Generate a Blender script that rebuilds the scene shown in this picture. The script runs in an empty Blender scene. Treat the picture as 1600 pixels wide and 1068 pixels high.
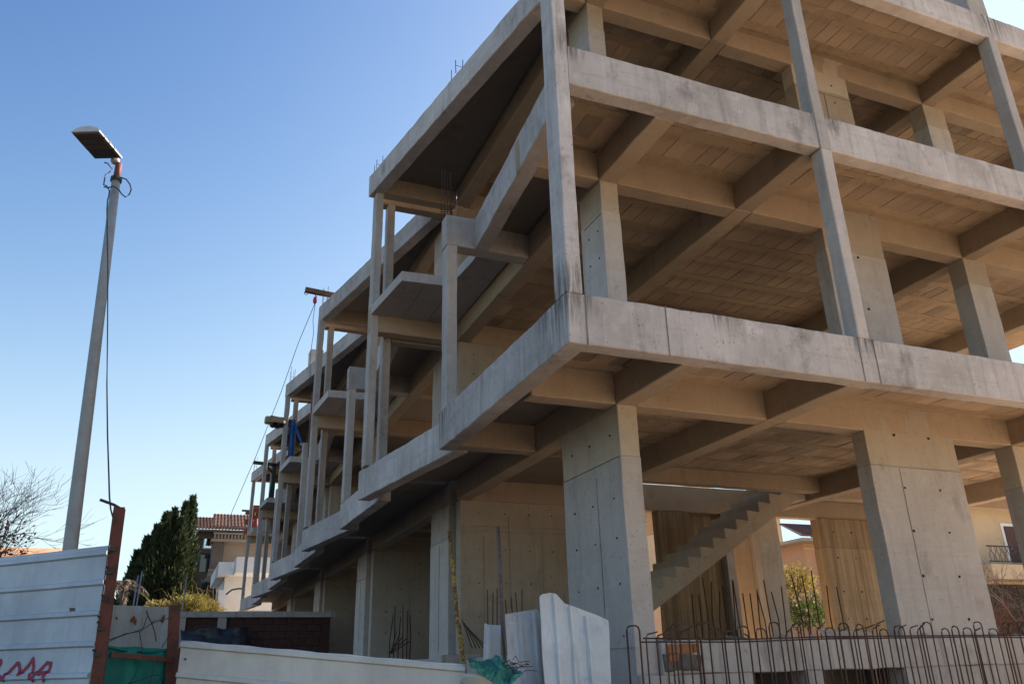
import bpy, bmesh, math, random
from mathutils import Vector, Matrix, noise

random.seed(7)
R = math.radians
scene = bpy.context.scene
C = scene.collection

# ------------------------------------------------------------------ camera
F_PX, W_PX, H_PX = 1262.0, 1600.0, 1068.0
YAW, PITCH, ROLL = R(22.6), R(22.0), R(-1.5)
_cy, _sy, _cp, _sp = math.cos(YAW), math.sin(YAW), math.cos(PITCH), math.sin(PITCH)
_f = Vector((_sy*_cp, _cy*_cp, _sp)); _r = Vector((_cy, -_sy, 0)); _u = _r.cross(_f)
_cr, _sr = math.cos(ROLL), math.sin(ROLL)
CR, CU, CF = _r*_cr + _u*_sr, _u*_cr - _r*_sr, _f
cam_d = bpy.data.cameras.new('camera'); cam = bpy.data.objects.new('camera', cam_d); C.objects.link(cam)
cam_d.sensor_width = 36.0; cam_d.lens = 36.0*F_PX/W_PX; cam_d.clip_end = 3000; cam_d.clip_start = 0.05
cam.matrix_world = Matrix(((CR.x, CU.x, -CF.x, 0), (CR.y, CU.y, -CF.y, 0), (CR.z, CU.z, -CF.z, 0), (0, 0, 0, 1)))
scene.camera = cam
GROUND = -1.6                                    # eye level is z = 0

# ------------------------------------------------------------------ light
SUN_AZ, SUN_EL = R(77), R(32.5)
world = bpy.data.worlds.new('World'); scene.world = world; world.use_nodes = True
wn = world.node_tree; wn.nodes.clear()
sky = wn.nodes.new('ShaderNodeTexSky'); sky.sky_type = 'NISHITA'; sky.sun_disc = False
sky.sun_elevation = SUN_EL; sky.sun_rotation = SUN_AZ
sky.air_density = 1.25; sky.dust_density = 1.0; sky.ozone_density = 3.0; sky.altitude = 50
bg = wn.nodes.new('ShaderNodeBackground'); bg.inputs['Strength'].default_value = 0.102
wo = wn.nodes.new('ShaderNodeOutputWorld')
# a clear-air grade: deeper overhead, paler towards the horizon, all the way round
_s = wn.nodes.new('ShaderNodeSeparateColor'); _c = wn.nodes.new('ShaderNodeCombineColor'); wn.links.new(sky.outputs[0], _s.inputs[0])
for _i, (_ref, _out, _g) in enumerate(((1.90, 2.75, 2.5), (2.86, 3.7, 2.2), (3.75, 4.35, 1.9))):
    _x = _s.outputs[_i]
    for _op, _v in (('DIVIDE', _ref), ('POWER', _g), ('MULTIPLY', -1.0), ('EXPONENT', None), ('MULTIPLY', -_out), ('ADD', _out)):
        _d = wn.nodes.new('ShaderNodeMath'); _d.operation = _op; wn.links.new(_x, _d.inputs[0]); _x = _d.outputs[0]
        if _v is not None: _d.inputs[1].default_value = _v
    wn.links.new(_x, _c.inputs[_i])
wn.links.new(_c.outputs[0], bg.inputs[0]); wn.links.new(bg.outputs[0], wo.inputs[0])
sd = bpy.data.lights.new('sun', 'SUN'); sd.energy = 5.0; sd.angle = R(0.5); sd.color = (1.0, 0.83, 0.66)
sun = bpy.data.objects.new('sun', sd); C.objects.link(sun)
sdir = Vector((math.sin(SUN_AZ)*math.cos(SUN_EL), math.cos(SUN_AZ)*math.cos(SUN_EL), math.sin(SUN_EL)))
sun.rotation_euler = sdir.to_track_quat('Z', 'Y').to_euler()
sun.location = (0, 0, 60)
vs = scene.view_settings
vs.view_transform = 'Standard'; vs.look = 'None'; vs.exposure = 1.57; vs.gamma = 1.0; vs.use_curve_mapping = False
scene.cycles.max_bounces = 8; scene.cycles.diffuse_bounces = 5

# ------------------------------------------------------------------ helpers
def at(x, y, Y):
    """point seen at photo pixel (x, y), standing at distance Y"""
    d = CR*((x-800)/F_PX) + CU*(-(y-534)/F_PX) + CF
    return d*(Y/d.y)

def link(name, me, m, parent=None):
    o = bpy.data.objects.new(name, me); C.objects.link(o)
    if m is not None and len(me.materials) == 0: me.materials.append(m)
    if parent is not None: o.parent = parent
    return o

def finish(name, bm, m, parent=None, smooth=False):
    bm.normal_update()
    me = bpy.data.meshes.new(name); bm.to_mesh(me); bm.free()
    if smooth:
        for p in me.polygons: p.use_smooth = True
    return link(name, me, m, parent)

def thing(name, label, cat, loc=(0, 0, 0), group=None):
    o = bpy.data.objects.new(name, None); C.objects.link(o); o.location = loc
    o.empty_display_size = 0.2
    tag(o, label, cat, group); return o

def tag(o, label=None, cat=None, group=None, kind=None):
    if label: o['label'] = label
    if cat: o['category'] = cat
    if group: o['group'] = group
    if kind: o['kind'] = kind
    return o

def wobble(bm, amp, freq=2.3):
    for v in bm.verts:
        v.co += noise.noise_vector(v.co*freq)*amp

def cut_long(bm, step):
    xs = [v.co for v in bm.verts]
    lo = Vector((min(c.x for c in xs), min(c.y for c in xs), min(c.z for c in xs)))
    hi = Vector((max(c.x for c in xs), max(c.y for c in xs), max(c.z for c in xs)))
    d = hi-lo
    ax = max(range(3), key=lambda i: d[i])
    n = int(d[ax]/step)
    for k in range(1, n+1):
        p = lo.copy(); p[ax] = lo[ax] + d[ax]*k/(n+1)
        nn = Vector((0, 0, 0)); nn[ax] = 1
        bmesh.ops.bisect_plane(bm, geom=bm.verts[:]+bm.edges[:]+bm.faces[:], plane_co=p, plane_no=nn)

def box_bm(x0, x1, y0, y1, z0, z1, bev=0.0):
    bm = bmesh.new()
    bmesh.ops.create_cube(bm, size=1.0)
    for v in bm.verts:
        v.co = Vector(((x0+x1)/2 + v.co.x*(x1-x0), (y0+y1)/2 + v.co.y*(y1-y0), (z0+z1)/2 + v.co.z*(z1-z0)))
    if bev > 0: bmesh.ops.bevel(bm, geom=bm.edges[:], offset=bev, segments=1, affect='EDGES')
    return bm

def box(name, x0, x1, y0, y1, z0, z1, m, parent=None, bev=0.0):
    return finish(name, box_bm(x0, x1, y0, y1, z0, z1, bev), m, parent)

def cbox(name, x0, x1, y0, y1, z0, z1, m, parent=None, bev=0.010, amp=0.007, step=0.22):
    """a cast concrete member: chamfered, slightly uneven"""
    bm = box_bm(x0, x1, y0, y1, z0, z1, bev)
    if name == 'edge_beam': step = 0.11
    cut_long(bm, step); wobble(bm, amp); wobble(bm, 0.006 if name == 'edge_beam' else amp*0.7, 12.0)
    return finish(name, bm, m, parent)

def prism_bm(poly, z0, z1, bm=None):
    bm = bm or bmesh.new()
    n = len(poly)
    lo = [bm.verts.new((x, y, z0)) for x, y in poly]; hi = [bm.verts.new((x, y, z1)) for x, y in poly]
    bm.faces.new(lo[::-1]); bm.faces.new(hi)
    for i in range(n): bm.faces.new((lo[i], lo[(i+1) % n], hi[(i+1) % n], hi[i]))
    bmesh.ops.recalc_face_normals(bm, faces=bm.faces)
    return bm

def prism(name, poly, z0, z1, m, parent=None, amp=0.0):
    bm = prism_bm(poly, z0, z1)
    if amp: wobble(bm, amp)
    return finish(name, bm, m, parent)

def band(name, pts, z0, z1, th, m, parent=None, amp=0.008):
    """edge beam along a plan polyline, th thick towards +X / right-hand side of travel"""
    bm = bmesh.new(); n = len(pts)
    # resample
    P = []
    for i in range(n-1):
        a, b = Vector(pts[i]), Vector(pts[i+1]); k = max(1, int((b-a).length/0.13))
        P += [a.lerp(b, j/k) for j in range(k)]
    P.append(Vector(pts[-1]))
    rings = []
    for i, p in enumerate(P):
        d = (P[min(i+1, len(P)-1)]-P[max(i-1, 0)]).normalized(); nr = Vector((d.y, -d.x))
        q = p + nr*th; c = 0.01
        o1 = p + nr*c
        ring = [(o1.x, o1.y, z0), (p.x, p.y, z0+c), (p.x, p.y, z1-c), (o1.x, o1.y, z1), (q.x, q.y, z1), (q.x, q.y, z0)]
        rings.append([bm.verts.new(v) for v in ring])
    for a, b in zip(rings, rings[1:]):
        for j in range(6): bm.faces.new((a[j], a[(j+1) % 6], b[(j+1) % 6], b[j]))
    bm.faces.new(rings[0][::-1]); bm.faces.new(rings[-1])
    bmesh.ops.recalc_face_normals(bm, faces=bm.faces)
    if amp: wobble(bm, amp); wobble(bm, amp, 12.0)
    return finish(name, bm, m, parent)

def tube_bm(pts, r, sides=6, bm=None, r2=None):
    bm = bm or bmesh.new()
    pts = [Vector(p) for p in pts]; rings = []
    for i, p in enumerate(pts):
        d = (pts[min(i+1, len(pts)-1)]-pts[max(i-1, 0)])
        d = d.normalized() if d.length > 1e-9 else Vector((0, 0, 1))
        a = Vector((0, 0, 1)) if abs(d.z) < 0.9 else Vector((1, 0, 0))
        u = d.cross(a).normalized(); v = d.cross(u)
        rr = r if r2 is None else r + (r2-r)*i/max(1, len(pts)-1)
        rings.append([bm.verts.new(p + (u*math.cos(2*math.pi*k/sides) + v*math.sin(2*math.pi*k/sides))*rr) for k in range(sides)])
    for a, b in zip(rings, rings[1:]):
        for k in range(sides): bm.faces.new((a[k], a[(k+1) % sides], b[(k+1) % sides], b[k]))
    bm.faces.new(rings[0][::-1]); bm.faces.new(rings[-1])
    return bm

def tube(name, pts, r, m, parent=None, sides=6, r2=None):
    return finish(name, tube_bm(pts, r, sides, None, r2), m, parent, smooth=True)

def beam_between(name, a, b, w, h, m, parent=None):
    """rectangular bar from a to b"""
    a, b = Vector(a), Vector(b); d = (b-a).normalized()
    up = Vector((0, 0, 1)) if abs(d.z) < 0.95 else Vector((1, 0, 0))
    s = d.cross(up).normalized(); t = s.cross(d)
    bm = bmesh.new(); vs_ = []
    for p in (a, b):
        vs_.append([bm.verts.new(p + s*i*w/2 + t*j*h/2) for i, j in ((-1, -1), (1, -1), (1, 1), (-1, 1))])
    for k in range(4): bm.faces.new((vs_[0][k], vs_[0][(k+1) % 4], vs_[1][(k+1) % 4], vs_[1][k]))
    bm.faces.new(vs_[0][::-1]); bm.faces.new(vs_[1])
    bmesh.ops.recalc_face_normals(bm, faces=bm.faces)
    return finish(name, bm, m, parent)

# ------------------------------------------------------------------ materials
def new_mat(name, rough=0.8):
    m = bpy.data.materials.new(name); m.use_nodes = True
    nt = m.node_tree; b = nt.nodes['Principled BSDF']; b.inputs['Roughness'].default_value = rough
    return m, nt, b

def N(nt, t, **kw):
    n = nt.nodes.new(t)
    for k, v in kw.items(): setattr(n, k, v)
    return n

def noise_node(nt, vec, scale, detail=5, rough=0.6):
    n = N(nt, 'ShaderNodeTexNoise'); n.inputs['Scale'].default_value = scale
    n.inputs['Detail'].default_value = detail; n.inputs['Roughness'].default_value = rough
    nt.links.new(vec, n.inputs['Vector']); return n.outputs['Fac']

def ramp(nt, fac, stops):
    r = N(nt, 'ShaderNodeValToRGB'); e = r.color_ramp.elements
    while len(e) < len(stops): e.new(0.5)
    for i, (p, c) in enumerate(stops):
        e[i].position = p; e[i].color = (c[0], c[1], c[2], 1) if not isinstance(c, float) else (c, c, c, 1)
    nt.links.new(fac, r.inputs[0]); return r.outputs[0]

def mix(nt, a, b, fac, mode='MIX'):
    n = N(nt, 'ShaderNodeMix', data_type='RGBA', blend_type=mode)
    for s, v in ((0, fac), (6, a), (7, b)):
        if hasattr(v, 'is_linked') or hasattr(v, 'node'): nt.links.new(v, n.inputs[s])
        elif s == 0: n.inputs[0].default_value = v
        else: n.inputs[s].default_value = (v[0], v[1], v[2], 1)
    return n.outputs[2]

def mapping(nt, scale=(1, 1, 1)):
    tc = N(nt, 'ShaderNodeTexCoord'); mp = N(nt, 'ShaderNodeMapping')
    mp.inputs['Scale'].default_value = scale
    nt.links.new(tc.outputs['Object'], mp.inputs['Vector']); return mp.outputs[0]

def bump(nt, b, h, strength=0.3, dist=0.02):
    n = N(nt, 'ShaderNodeBump'); n.inputs['Strength'].default_value = strength; n.inputs['Distance'].default_value = dist
    nt.links.new(h, n.inputs['Height']); nt.links.new(n.outputs[0], b.inputs['Normal'])

def concrete(name, base, dark, streak=0.5, pores=0.6, bmp=0.35, blotch=0.5, boards=0.0, stain=None, runs=(), island=False):
    m, nt, b = new_mat(name, 0.88)
    v = mapping(nt); vst = mapping(nt, (4.6, 4.6, 0.42))
    big = noise_node(nt, v, 0.9, 6, 0.62); mid = noise_node(nt, v, 5.5, 8, 0.7); fine = noise_node(nt, v, 45, 4, 0.65)
    col = mix(nt, base, dark, ramp(nt, big, [(0.36, 0.0), (0.72, blotch)]))
    col = mix(nt, col, tuple(min(1, c*1.13) for c in base), ramp(nt, mid, [(0.5, 0.0), (0.75, 0.6)]))
    col = mix(nt, col, tuple(c*0.62 for c in base), ramp(nt, mid, [(0.22, 0.7), (0.4, 0.0)]))
    # run-off streaks, seen on upright faces
    geo = N(nt, 'ShaderNodeNewGeometry'); sp = N(nt, 'ShaderNodeSeparateXYZ'); nt.links.new(geo.outputs['Normal'], sp.inputs[0])
    ab = N(nt, 'ShaderNodeMath', operation='ABSOLUTE'); nt.links.new(sp.outputs['Z'], ab.inputs[0])
    up = N(nt, 'ShaderNodeMapRange'); up.inputs[1].default_value = 0.3; up.inputs[2].default_value = 0.7
    up.inputs[3].default_value = 1.0; up.inputs[4].default_value = 0.0; nt.links.new(ab.outputs[0], up.inputs[0])
    st = noise_node(nt, vst, 1.6, 5, 0.62)
    sm = N(nt, 'ShaderNodeMath', operation='MULTIPLY'); nt.links.new(up.outputs[0], sm.inputs[0])
    nt.links.new(ramp(nt, st, [(0.52, 0.0), (0.74, streak)]), sm.inputs[1])
    col = mix(nt, col, tuple(c*0.48 for c in dark), sm.outputs[0])
    st2 = N(nt, 'ShaderNodeMath', operation='MULTIPLY'); nt.links.new(up.outputs[0], st2.inputs[0])
    nt.links.new(ramp(nt, noise_node(nt, vst, 3.1, 4, 0.6), [(0.55, 0.0), (0.8, streak*0.9)]), st2.inputs[1])
    col = mix(nt, col, tuple(min(0.75, c*1.3) for c in base), st2.outputs[0])
    # pour lines, damp patches and lime bloom
    pl_ = noise_node(nt, mapping(nt, (0.35, 0.35, 5.0)), 1.3, 4, 0.6)
    col = mix(nt, col, dark, ramp(nt, pl_, [(0.56, 0.0), (0.60, 0.35*blotch), (0.68, 0.0)]))
    damp = noise_node(nt, mapping(nt, (1.0, 1.0, 0.7)), 1.9, 9, 0.72)
    col = mix(nt, col, tuple(c*0.5 for c in dark), ramp(nt, damp, [(0.57, 0.0), (0.70, 0.75*blotch)]))
    col = mix(nt, col, tuple(min(0.8, c*1.4) for c in base), ramp(nt, damp, [(0.28, 0.6*blotch), (0.40, 0.0)]))
    speck = noise_node(nt, v, 21, 3, 0.75)
    col = mix(nt, col, tuple(c*0.45 for c in dark), ramp(nt, speck, [(0.63, 0.0), (0.72, 0.75)]))
    hgt = mid
    if boards:
        bv = mapping(nt, (1, 1, 0.03)); w = N(nt, 'ShaderNodeTexVoronoi', feature='F1'); w.inputs['Scale'].default_value = 7.5
        nt.links.new(bv, w.inputs['Vector'])
        col = mix(nt, col, dark, ramp(nt, noise_node(nt, mapping(nt, (9, 9, 0.15)), 1.5, 4, 0.6), [(0.4, 0.0), (0.6, boards)]))
    # soot-dark water runs below the places where rain collects
    if runs:
        tc = N(nt, 'ShaderNodeTexCoord'); sn = noise_node(nt, mapping(nt, (13, 13, 0.8)), 1.6, 5, 0.65)
        for (rx, ry, rz, rr) in runs:
            sub = N(nt, 'ShaderNodeVectorMath', operation='DISTANCE'); nt.links.new(tc.outputs['Object'], sub.inputs[0]); sub.inputs[1].default_value = (rx, ry, rz)
            near = N(nt, 'ShaderNodeMapRange'); near.inputs[1].default_value = rr; near.inputs[2].default_value = rr*.25; nt.links.new(sub.outputs['Value'], near.inputs[0])
            mm = N(nt, 'ShaderNodeMath', operation='MULTIPLY'); nt.links.new(near.outputs[0], mm.inputs[0]); nt.links.new(ramp(nt, sn, [(0.42, 0.0), (0.58, 0.85)]), mm.inputs[1])
            col = mix(nt, col, (0.10, 0.095, 0.09), mm.outputs[0])
    # blow holes
    vo = N(nt, 'ShaderNodeTexVoronoi', feature='F1'); vo.inputs['Scale'].default_value = 17
    vo.inputs['Randomness'].default_value = 1.0; nt.links.new(v, vo.inputs['Vector'])
    hol = ramp(nt, vo.outputs['Distance'], [(0.0, pores), (0.16, 0.0)])
    gate = ramp(nt, noise_node(nt, v, 2.7, 3, 0.5), [(0.5, 0.0), (0.6, 1.0)])
    hm = N(nt, 'ShaderNodeMath', operation='MULTIPLY'); nt.links.new(hol, hm.inputs[0]); nt.links.new(gate, hm.inputs[1])
    col = mix(nt, col, (0.04, 0.035, 0.03), hm.outputs[0])
    # object to object change of pour
    oi = N(nt, 'ShaderNodeObjectInfo'); pr = ramp(nt, oi.outputs['Random'], [(0.0, 0.86), (1.0, 1.1)])
    col = mix(nt, col, pr, 1.0, 'MULTIPLY')
    if island:
        isl = ramp(nt, geo.outputs['Random Per Island'], [(0.0, (0.70, 0.72, 0.74)), (0.5, (0.98, 0.98, 0.98)), (1.0, (1.16, 1.10, 1.05))])
        col = mix(nt, col, isl, 1.0, 'MULTIPLY')
    if stain: col = mix(nt, col, stain, ramp(nt, noise_node(nt, v, 1.7, 6, 0.65), [(0.55, 0.0), (0.7, 0.55)]))
    nt.links.new(col, b.inputs['Base Color'])
    ad = N(nt, 'ShaderNodeMath', operation='MULTIPLY_ADD'); nt.links.new(fine, ad.inputs[0]); ad.inputs[1].default_value = 0.35
    nt.links.new(hgt, ad.inputs[2])
    ad2 = N(nt, 'ShaderNodeMath', operation='SUBTRACT'); nt.links.new(ad.outputs[0], ad2.inputs[0]); nt.links.new(hm.outputs[0], ad2.inputs[1])
    bump(nt, b, ad2.outputs[0], bmp, 0.015)
    b.inputs['Specular IOR Level'].default_value = 0.25
    return m

def plain(name, col, rough=0.7, var=0.25, scale=6, metal=0.0, bmp=0.15, col2=None, lo=0.42, hi=0.68):
    m, nt, b = new_mat(name, rough); v = mapping(nt)
    f = noise_node(nt, v, scale, 6, 0.65)
    c2 = col2 or tuple(c*(1-var) for c in col)
    nt.links.new(mix(nt, col, c2, ramp(nt, f, [(lo, 0.0), (hi, 1.0)])), b.inputs['Base Color'])
    b.inputs['Metallic'].default_value = metal
    if bmp: bump(nt, b, noise_node(nt, v, scale*6, 4, 0.6), bmp, 0.01)
    return m

M_GREY = concrete('weathered_grey_concrete', (0.45, 0.41, 0.385), (0.33, 0.297, 0.272), 0.3, 1.0, blotch=0.65)
M_EDGE = concrete('rain_streaked_edge_concrete', (0.53, 0.49, 0.475), (0.33, 0.30, 0.28), 0.5, 1.0, blotch=0.95, runs=((3.26, 6.75, 3.44, .55), (3.30, 6.40, 3.44, .40), (7.05, 6.40, 3.44, .35), (3.45, 6.40, 6.55, .3), (7.1, 6.4, 6.55, .4), (3.30, 10.5, 3.42, .5), (11.1, 6.4, 9.55, .6), (5.1, 6.4, 3.5, .35)))
M_WARM = concrete('tan_concrete', (0.40, 0.315, 0.23), (0.28, 0.215, 0.155), 0.14, 0.7)
M_HEADC = concrete('column_head_concrete', (0.43, 0.375, 0.31), (0.33, 0.28, 0.225), 0.15, 0.8)
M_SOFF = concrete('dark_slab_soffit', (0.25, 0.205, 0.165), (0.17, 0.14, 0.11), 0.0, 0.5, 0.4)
M_TILE = concrete('clay_block_ceiling', (0.43, 0.33, 0.24), (0.30, 0.225, 0.16), 0.0, 0.35, 0.3, 0.9, island=True)
M_MORT = concrete('rough_mortar', (0.40, 0.305, 0.21), (0.27, 0.20, 0.135), 0.0, 0.8, 0.9, 0.8)
M_FLOOR = concrete('dusty_floor_concrete', (0.13, 0.115, 0.10), (0.09, 0.08, 0.07), 0.0, 0.3)
M_WALL = concrete('form_faced_wall_concrete', (0.39, 0.335, 0.275), (0.29, 0.245, 0.20), 0.25, 0.6)
M_BOARD = concrete('board_marked_concrete', (0.34, 0.265, 0.18), (0.17, 0.12, 0.075), 0.5, 0.3, 0.4, 0.5, boards=0.75)
M_PLINTH = concrete('plinth_concrete', (0.40, 0.365, 0.335), (0.27, 0.24, 0.215), 0.7, 0.8, stain=(0.2, 0.17, 0.15))
M_SEAM = plain('dirty_form_seam', (0.30, 0.26, 0.22), 0.95, 0.4)
M_HOLE = plain('tie_hole_dark', (0.012, 0.01, 0.008), 1.0, 0.2)
M_RUST = plain('rusty_steel', (0.075, 0.032, 0.02), 0.85, 0.5, 30, 0.0, 0.5, (0.035, 0.018, 0.013))
M_RUSTP = plain('rust_painted_steel', (0.135, 0.035, 0.018), 0.75, 0.5, 12, 0.0, 0.3, (0.06, 0.022, 0.014))
M_DARKST = plain('dark_steel', (0.03, 0.028, 0.028), 0.6, 0.4, 20)
M_GALV = plain('galvanised_steel', (0.36, 0.37, 0.37), 0.5, 0.25, 8, 0.6)
M_POLE = plain('lamp_pole_paint', (0.30, 0.31, 0.31), 0.55, 0.2, 5)
def dirty_sheet(name, col, dirt, streak=0.6, rough=0.45):
    m, nt, b = new_mat(name, rough); v = mapping(nt)
    big = noise_node(nt, v, 1.4, 6, 0.65); st = noise_node(nt, mapping(nt, (9, 9, 0.5)), 1.5, 5, 0.65)
    c = mix(nt, col, tuple(k*.8 for k in col), ramp(nt, big, [(0.38, 0.0), (0.62, 1.0)]))
    c = mix(nt, c, dirt, ramp(nt, st, [(0.54, 0.0), (0.76, streak)]))
    c = mix(nt, c, dirt, ramp(nt, noise_node(nt, v, 5.5, 8, 0.75), [(0.58, 0.0), (0.7, streak*.8)]))
    c = mix(nt, c, (0.14, 0.06, 0.03), ramp(nt, noise_node(nt, v, 9.0, 5, 0.7), [(0.70, 0.0), (0.76, 0.8)]))
    c = mix(nt, c, tuple(min(.8, k*1.25) for k in col), ramp(nt, noise_node(nt, mapping(nt, (2, 2, 30)), 2.0, 4, 0.6), [(0.66, 0.0), (0.72, 0.5)]))
    nt.links.new(c, b.inputs['Base Color'])
    nt.links.new(ramp(nt, big, [(0.3, rough-.1), (0.7, rough+.25)]), b.inputs['Roughness'])
    bump(nt, b, noise_node(nt, v, 3.2, 3, 0.5), 0.35, 0.03); return m
M_WHITE = plain('white_coated_sheet', (0.62, 0.63, 0.63), 0.45, 0.12, 2.2, 0.0, 0.06, (0.50, 0.50, 0.49))
M_CREAM = dirty_sheet('cream_coated_sheet', (0.66, 0.595, 0.52), (0.42, 0.35, 0.28), 0.45)
M_SHEET = dirty_sheet('dented_galvanised_sheet', (0.58, 0.59, 0.59), (0.30, 0.27, 0.24), 0.65)

# ================================================================== GROUND
def ground():
    bm = bmesh.new(); n = 60; S = 900.0
    g = []
    def warp(t): return math.copysign(abs(t)**2.2, t)*S
    for j in range(n+1):
        row = []
        for i in range(n+1):
            x, y = warp(2*i/n-1), warp(2*j/n-1)
            z = GROUND + 0.12*noise.noise(Vector((x*0.15, y*0.15, 0)))
            row.append(bm.verts.new((x, y+20, z)))
        g.append(row)
    for j in range(n):
        for i in range(n): bm.faces.new((g[j][i], g[j][i+1], g[j+1][i+1], g[j+1][i]))
    m = plain('pale_dry_earth', (0.62, 0.48, 0.33), 0.95, 0.3, 0.6, 0.0, 0.5, (0.53, 0.40, 0.27))
    o = finish('ground', bm, m); o['kind'] = 'structure'; return o
ground()
M_ASPH = plain('asphalt', (0.04, 0.04, 0.042), 0.9, 0.3, 3.0, 0.0, 0.3, (0.035, 0.035, 0.037))
bm = bmesh.new(); prev = None
for i in range(61):
    y = -60+i*4.0; row = [bm.verts.new((x_, y, GROUND+0.135)) for x_ in (-14, -7, 5.0 if y < 4 else 0.3)]  # unseen front strip widened to cut warm bounce onto left-facing sides
    if prev:
        for k in range(2): bm.faces.new((prev[k], prev[k+1], row[k+1], row[k]))
    prev = row
o = finish('road', bm, M_ASPH); o['kind'] = 'structure'
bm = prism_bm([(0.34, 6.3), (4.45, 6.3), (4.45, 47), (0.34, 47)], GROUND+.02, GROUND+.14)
o = finish('added_dark_earth', bm, plain('bounce_damping_earth', (0.075, 0.06, 0.045), 0.95, 0.4, 1.2, 0.0, 0.6, (0.045, 0.036, 0.028))); o['kind'] = 'structure'  # unseen dark earth, added to cut light bouncing up under the floors
bm = bmesh.new(); prev = None
for i in range(41):
    y = -120+i*8.0; row = [bm.verts.new((x_, y, GROUND+0.15)) for x_ in (-160, -60, -14.2)]
    if prev:
        for k in range(2): bm.faces.new((prev[k], prev[k+1], row[k+1], row[k]))
    prev = row
o = finish('added_dark_ground', bm, plain('bounce_damping_scrub', (0.05, 0.052, 0.028), 0.95, 0.35, 0.5, 0.0, 0.4, (0.03, 0.033, 0.018))); o['kind'] = 'structure'  # unseen dark ground, added to keep bounced light off left-facing sides


# ================================================================== BUILDING
B0, B1, A0, A1, C0, C1 = 2.88, 3.415, 6.0, 6.53, 9.07, 9.55
CEIL = {B1: 3.26, A1: 6.41, C1: 9.43}
bld = thing('concrete_building', 'unfinished three level grey concrete building frame stepping back along the street', 'building', (0, 0, 0))

COL_BEV = 0.005
def column(x0, x1, y0, y1, z0, z1, m=M_GREY, head=0.0, mh=None):
    mh = mh or M_HEADC
    if head:
        zj = z1-head
        cbox('column', x0, x1, y0, y1, z0, zj, m, bld, COL_BEV)
        cbox('column_head', x0+0.004, x1-0.004, y0+0.004, y1-0.004, zj+0.0015, z1, mh, bld, COL_BEV)
    else:
        cbox('column', x0, x1, y0, y1, z0, z1, m, bld)

def beam(x0, x1, y0, y1, z0, z1, m=M_WARM):
    return cbox('beam', x0, x1, y0, y1, z0, z1, m, bld)

XE = 17.0
# --- floor slabs of the near block
slabs = {}
for z1, cz in CEIL.items():
    stair = (z1 == B1)
    bm = box_bm(4.60, XE, 6.55, 12.0 if stair else 14.2, cz, z1-0.005)
    s = finish('floor_slab', bm, M_FLOOR, bld); slabs[z1] = s
    s.data.materials.append(M_MORT)
    for p_ in s.data.polygons:
        if p_.normal.z < -0.5: p_.material_index = 1
    if stair:
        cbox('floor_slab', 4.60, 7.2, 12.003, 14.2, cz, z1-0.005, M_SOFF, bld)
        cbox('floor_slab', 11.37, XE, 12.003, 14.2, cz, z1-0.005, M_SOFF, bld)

# --- edge beams on the right-hand front
cbox('edge_beam', 3.26, XE, 6.40, 6.60, B0, B1, M_EDGE, bld, amp=0.007)
cbox('edge_beam', 3.432, 6.948, 6.405, 6.60, A0, A1, M_EDGE, bld, amp=0.007)
cbox('edge_beam', 7.122, 10.948, 6.405, 6.60, A0, A1, M_EDGE, bld, amp=0.007)
cbox('edge_beam', 11.122, XE, 6.405, 6.60, A0, A1, M_EDGE, bld, amp=0.007)
cbox('edge_beam', 3.26, XE, 6.40, 6.60, C0, C1, M_EDGE, bld, amp=0.007)
# --- slender columns on the front
column(3.262, 3.43, 6.392, 6.69, B1, C0, M_EDGE)
column(6.95, 7.12, 6.392, 6.585, B1, A0, M_GREY)
column(6.95, 7.12, 6.392, 6.585, A0+0.003, C0, M_GREY)
column(10.95, 11.12, 6.392, 6.60, B1, A0, M_GREY)
column(10.95, 11.12, 6.392, 6.60, A0+0.003, C0, M_GREY)
column(14.95, 15.12, 6.392, 6.60, B1, A0, M_GREY)
column(14.95, 15.12, 6.392, 6.60, A0+0.003, C0, M_GREY)
column(10.80, 11.22, 6.45, 6.85, C1, C1+1.5, M_GREY)

# --- inner frame: beams parallel to the front and across it
for z0, z1 in ((B0, B1), (A0, A1), (C0, C1)):
    zt = CEIL[z1]+0.06
    segx = [(4.93, 6.846), (7.134, 11.296), (11.564, XE)]
    beam(3.55 if z1 != C1 else 4.15, 4.646, 8.0, 8.25, z0, zt)
    for a, b in segx: beam(a, b, 8.0, 8.25, z0, zt)
    for x in (4.65, 6.85):
        beam(x, x+0.28, 6.602, 7.998 if x != 4.65 else 14.0, z0, zt)
    beam(6.85, 7.13, 8.0, 11.996, z0, zt)
    beam(11.30, 11.56, 6.602, 14.0, z0, zt)
    beam(14.9, 15.16, 6.602, 14.0, z0, zt)
    beam(7.134, 11.296, 12.0, 12.25, z0+0.10, zt)
    beam(11.564, XE, 12.0, 12.25, z0, zt)
    beam(4.93, XE, 14.003, 14.25, z0, z1-0.01)
    if z1 == B1: beam(3.5, 4.646, 10.37, 10.62, z0, zt)
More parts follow.
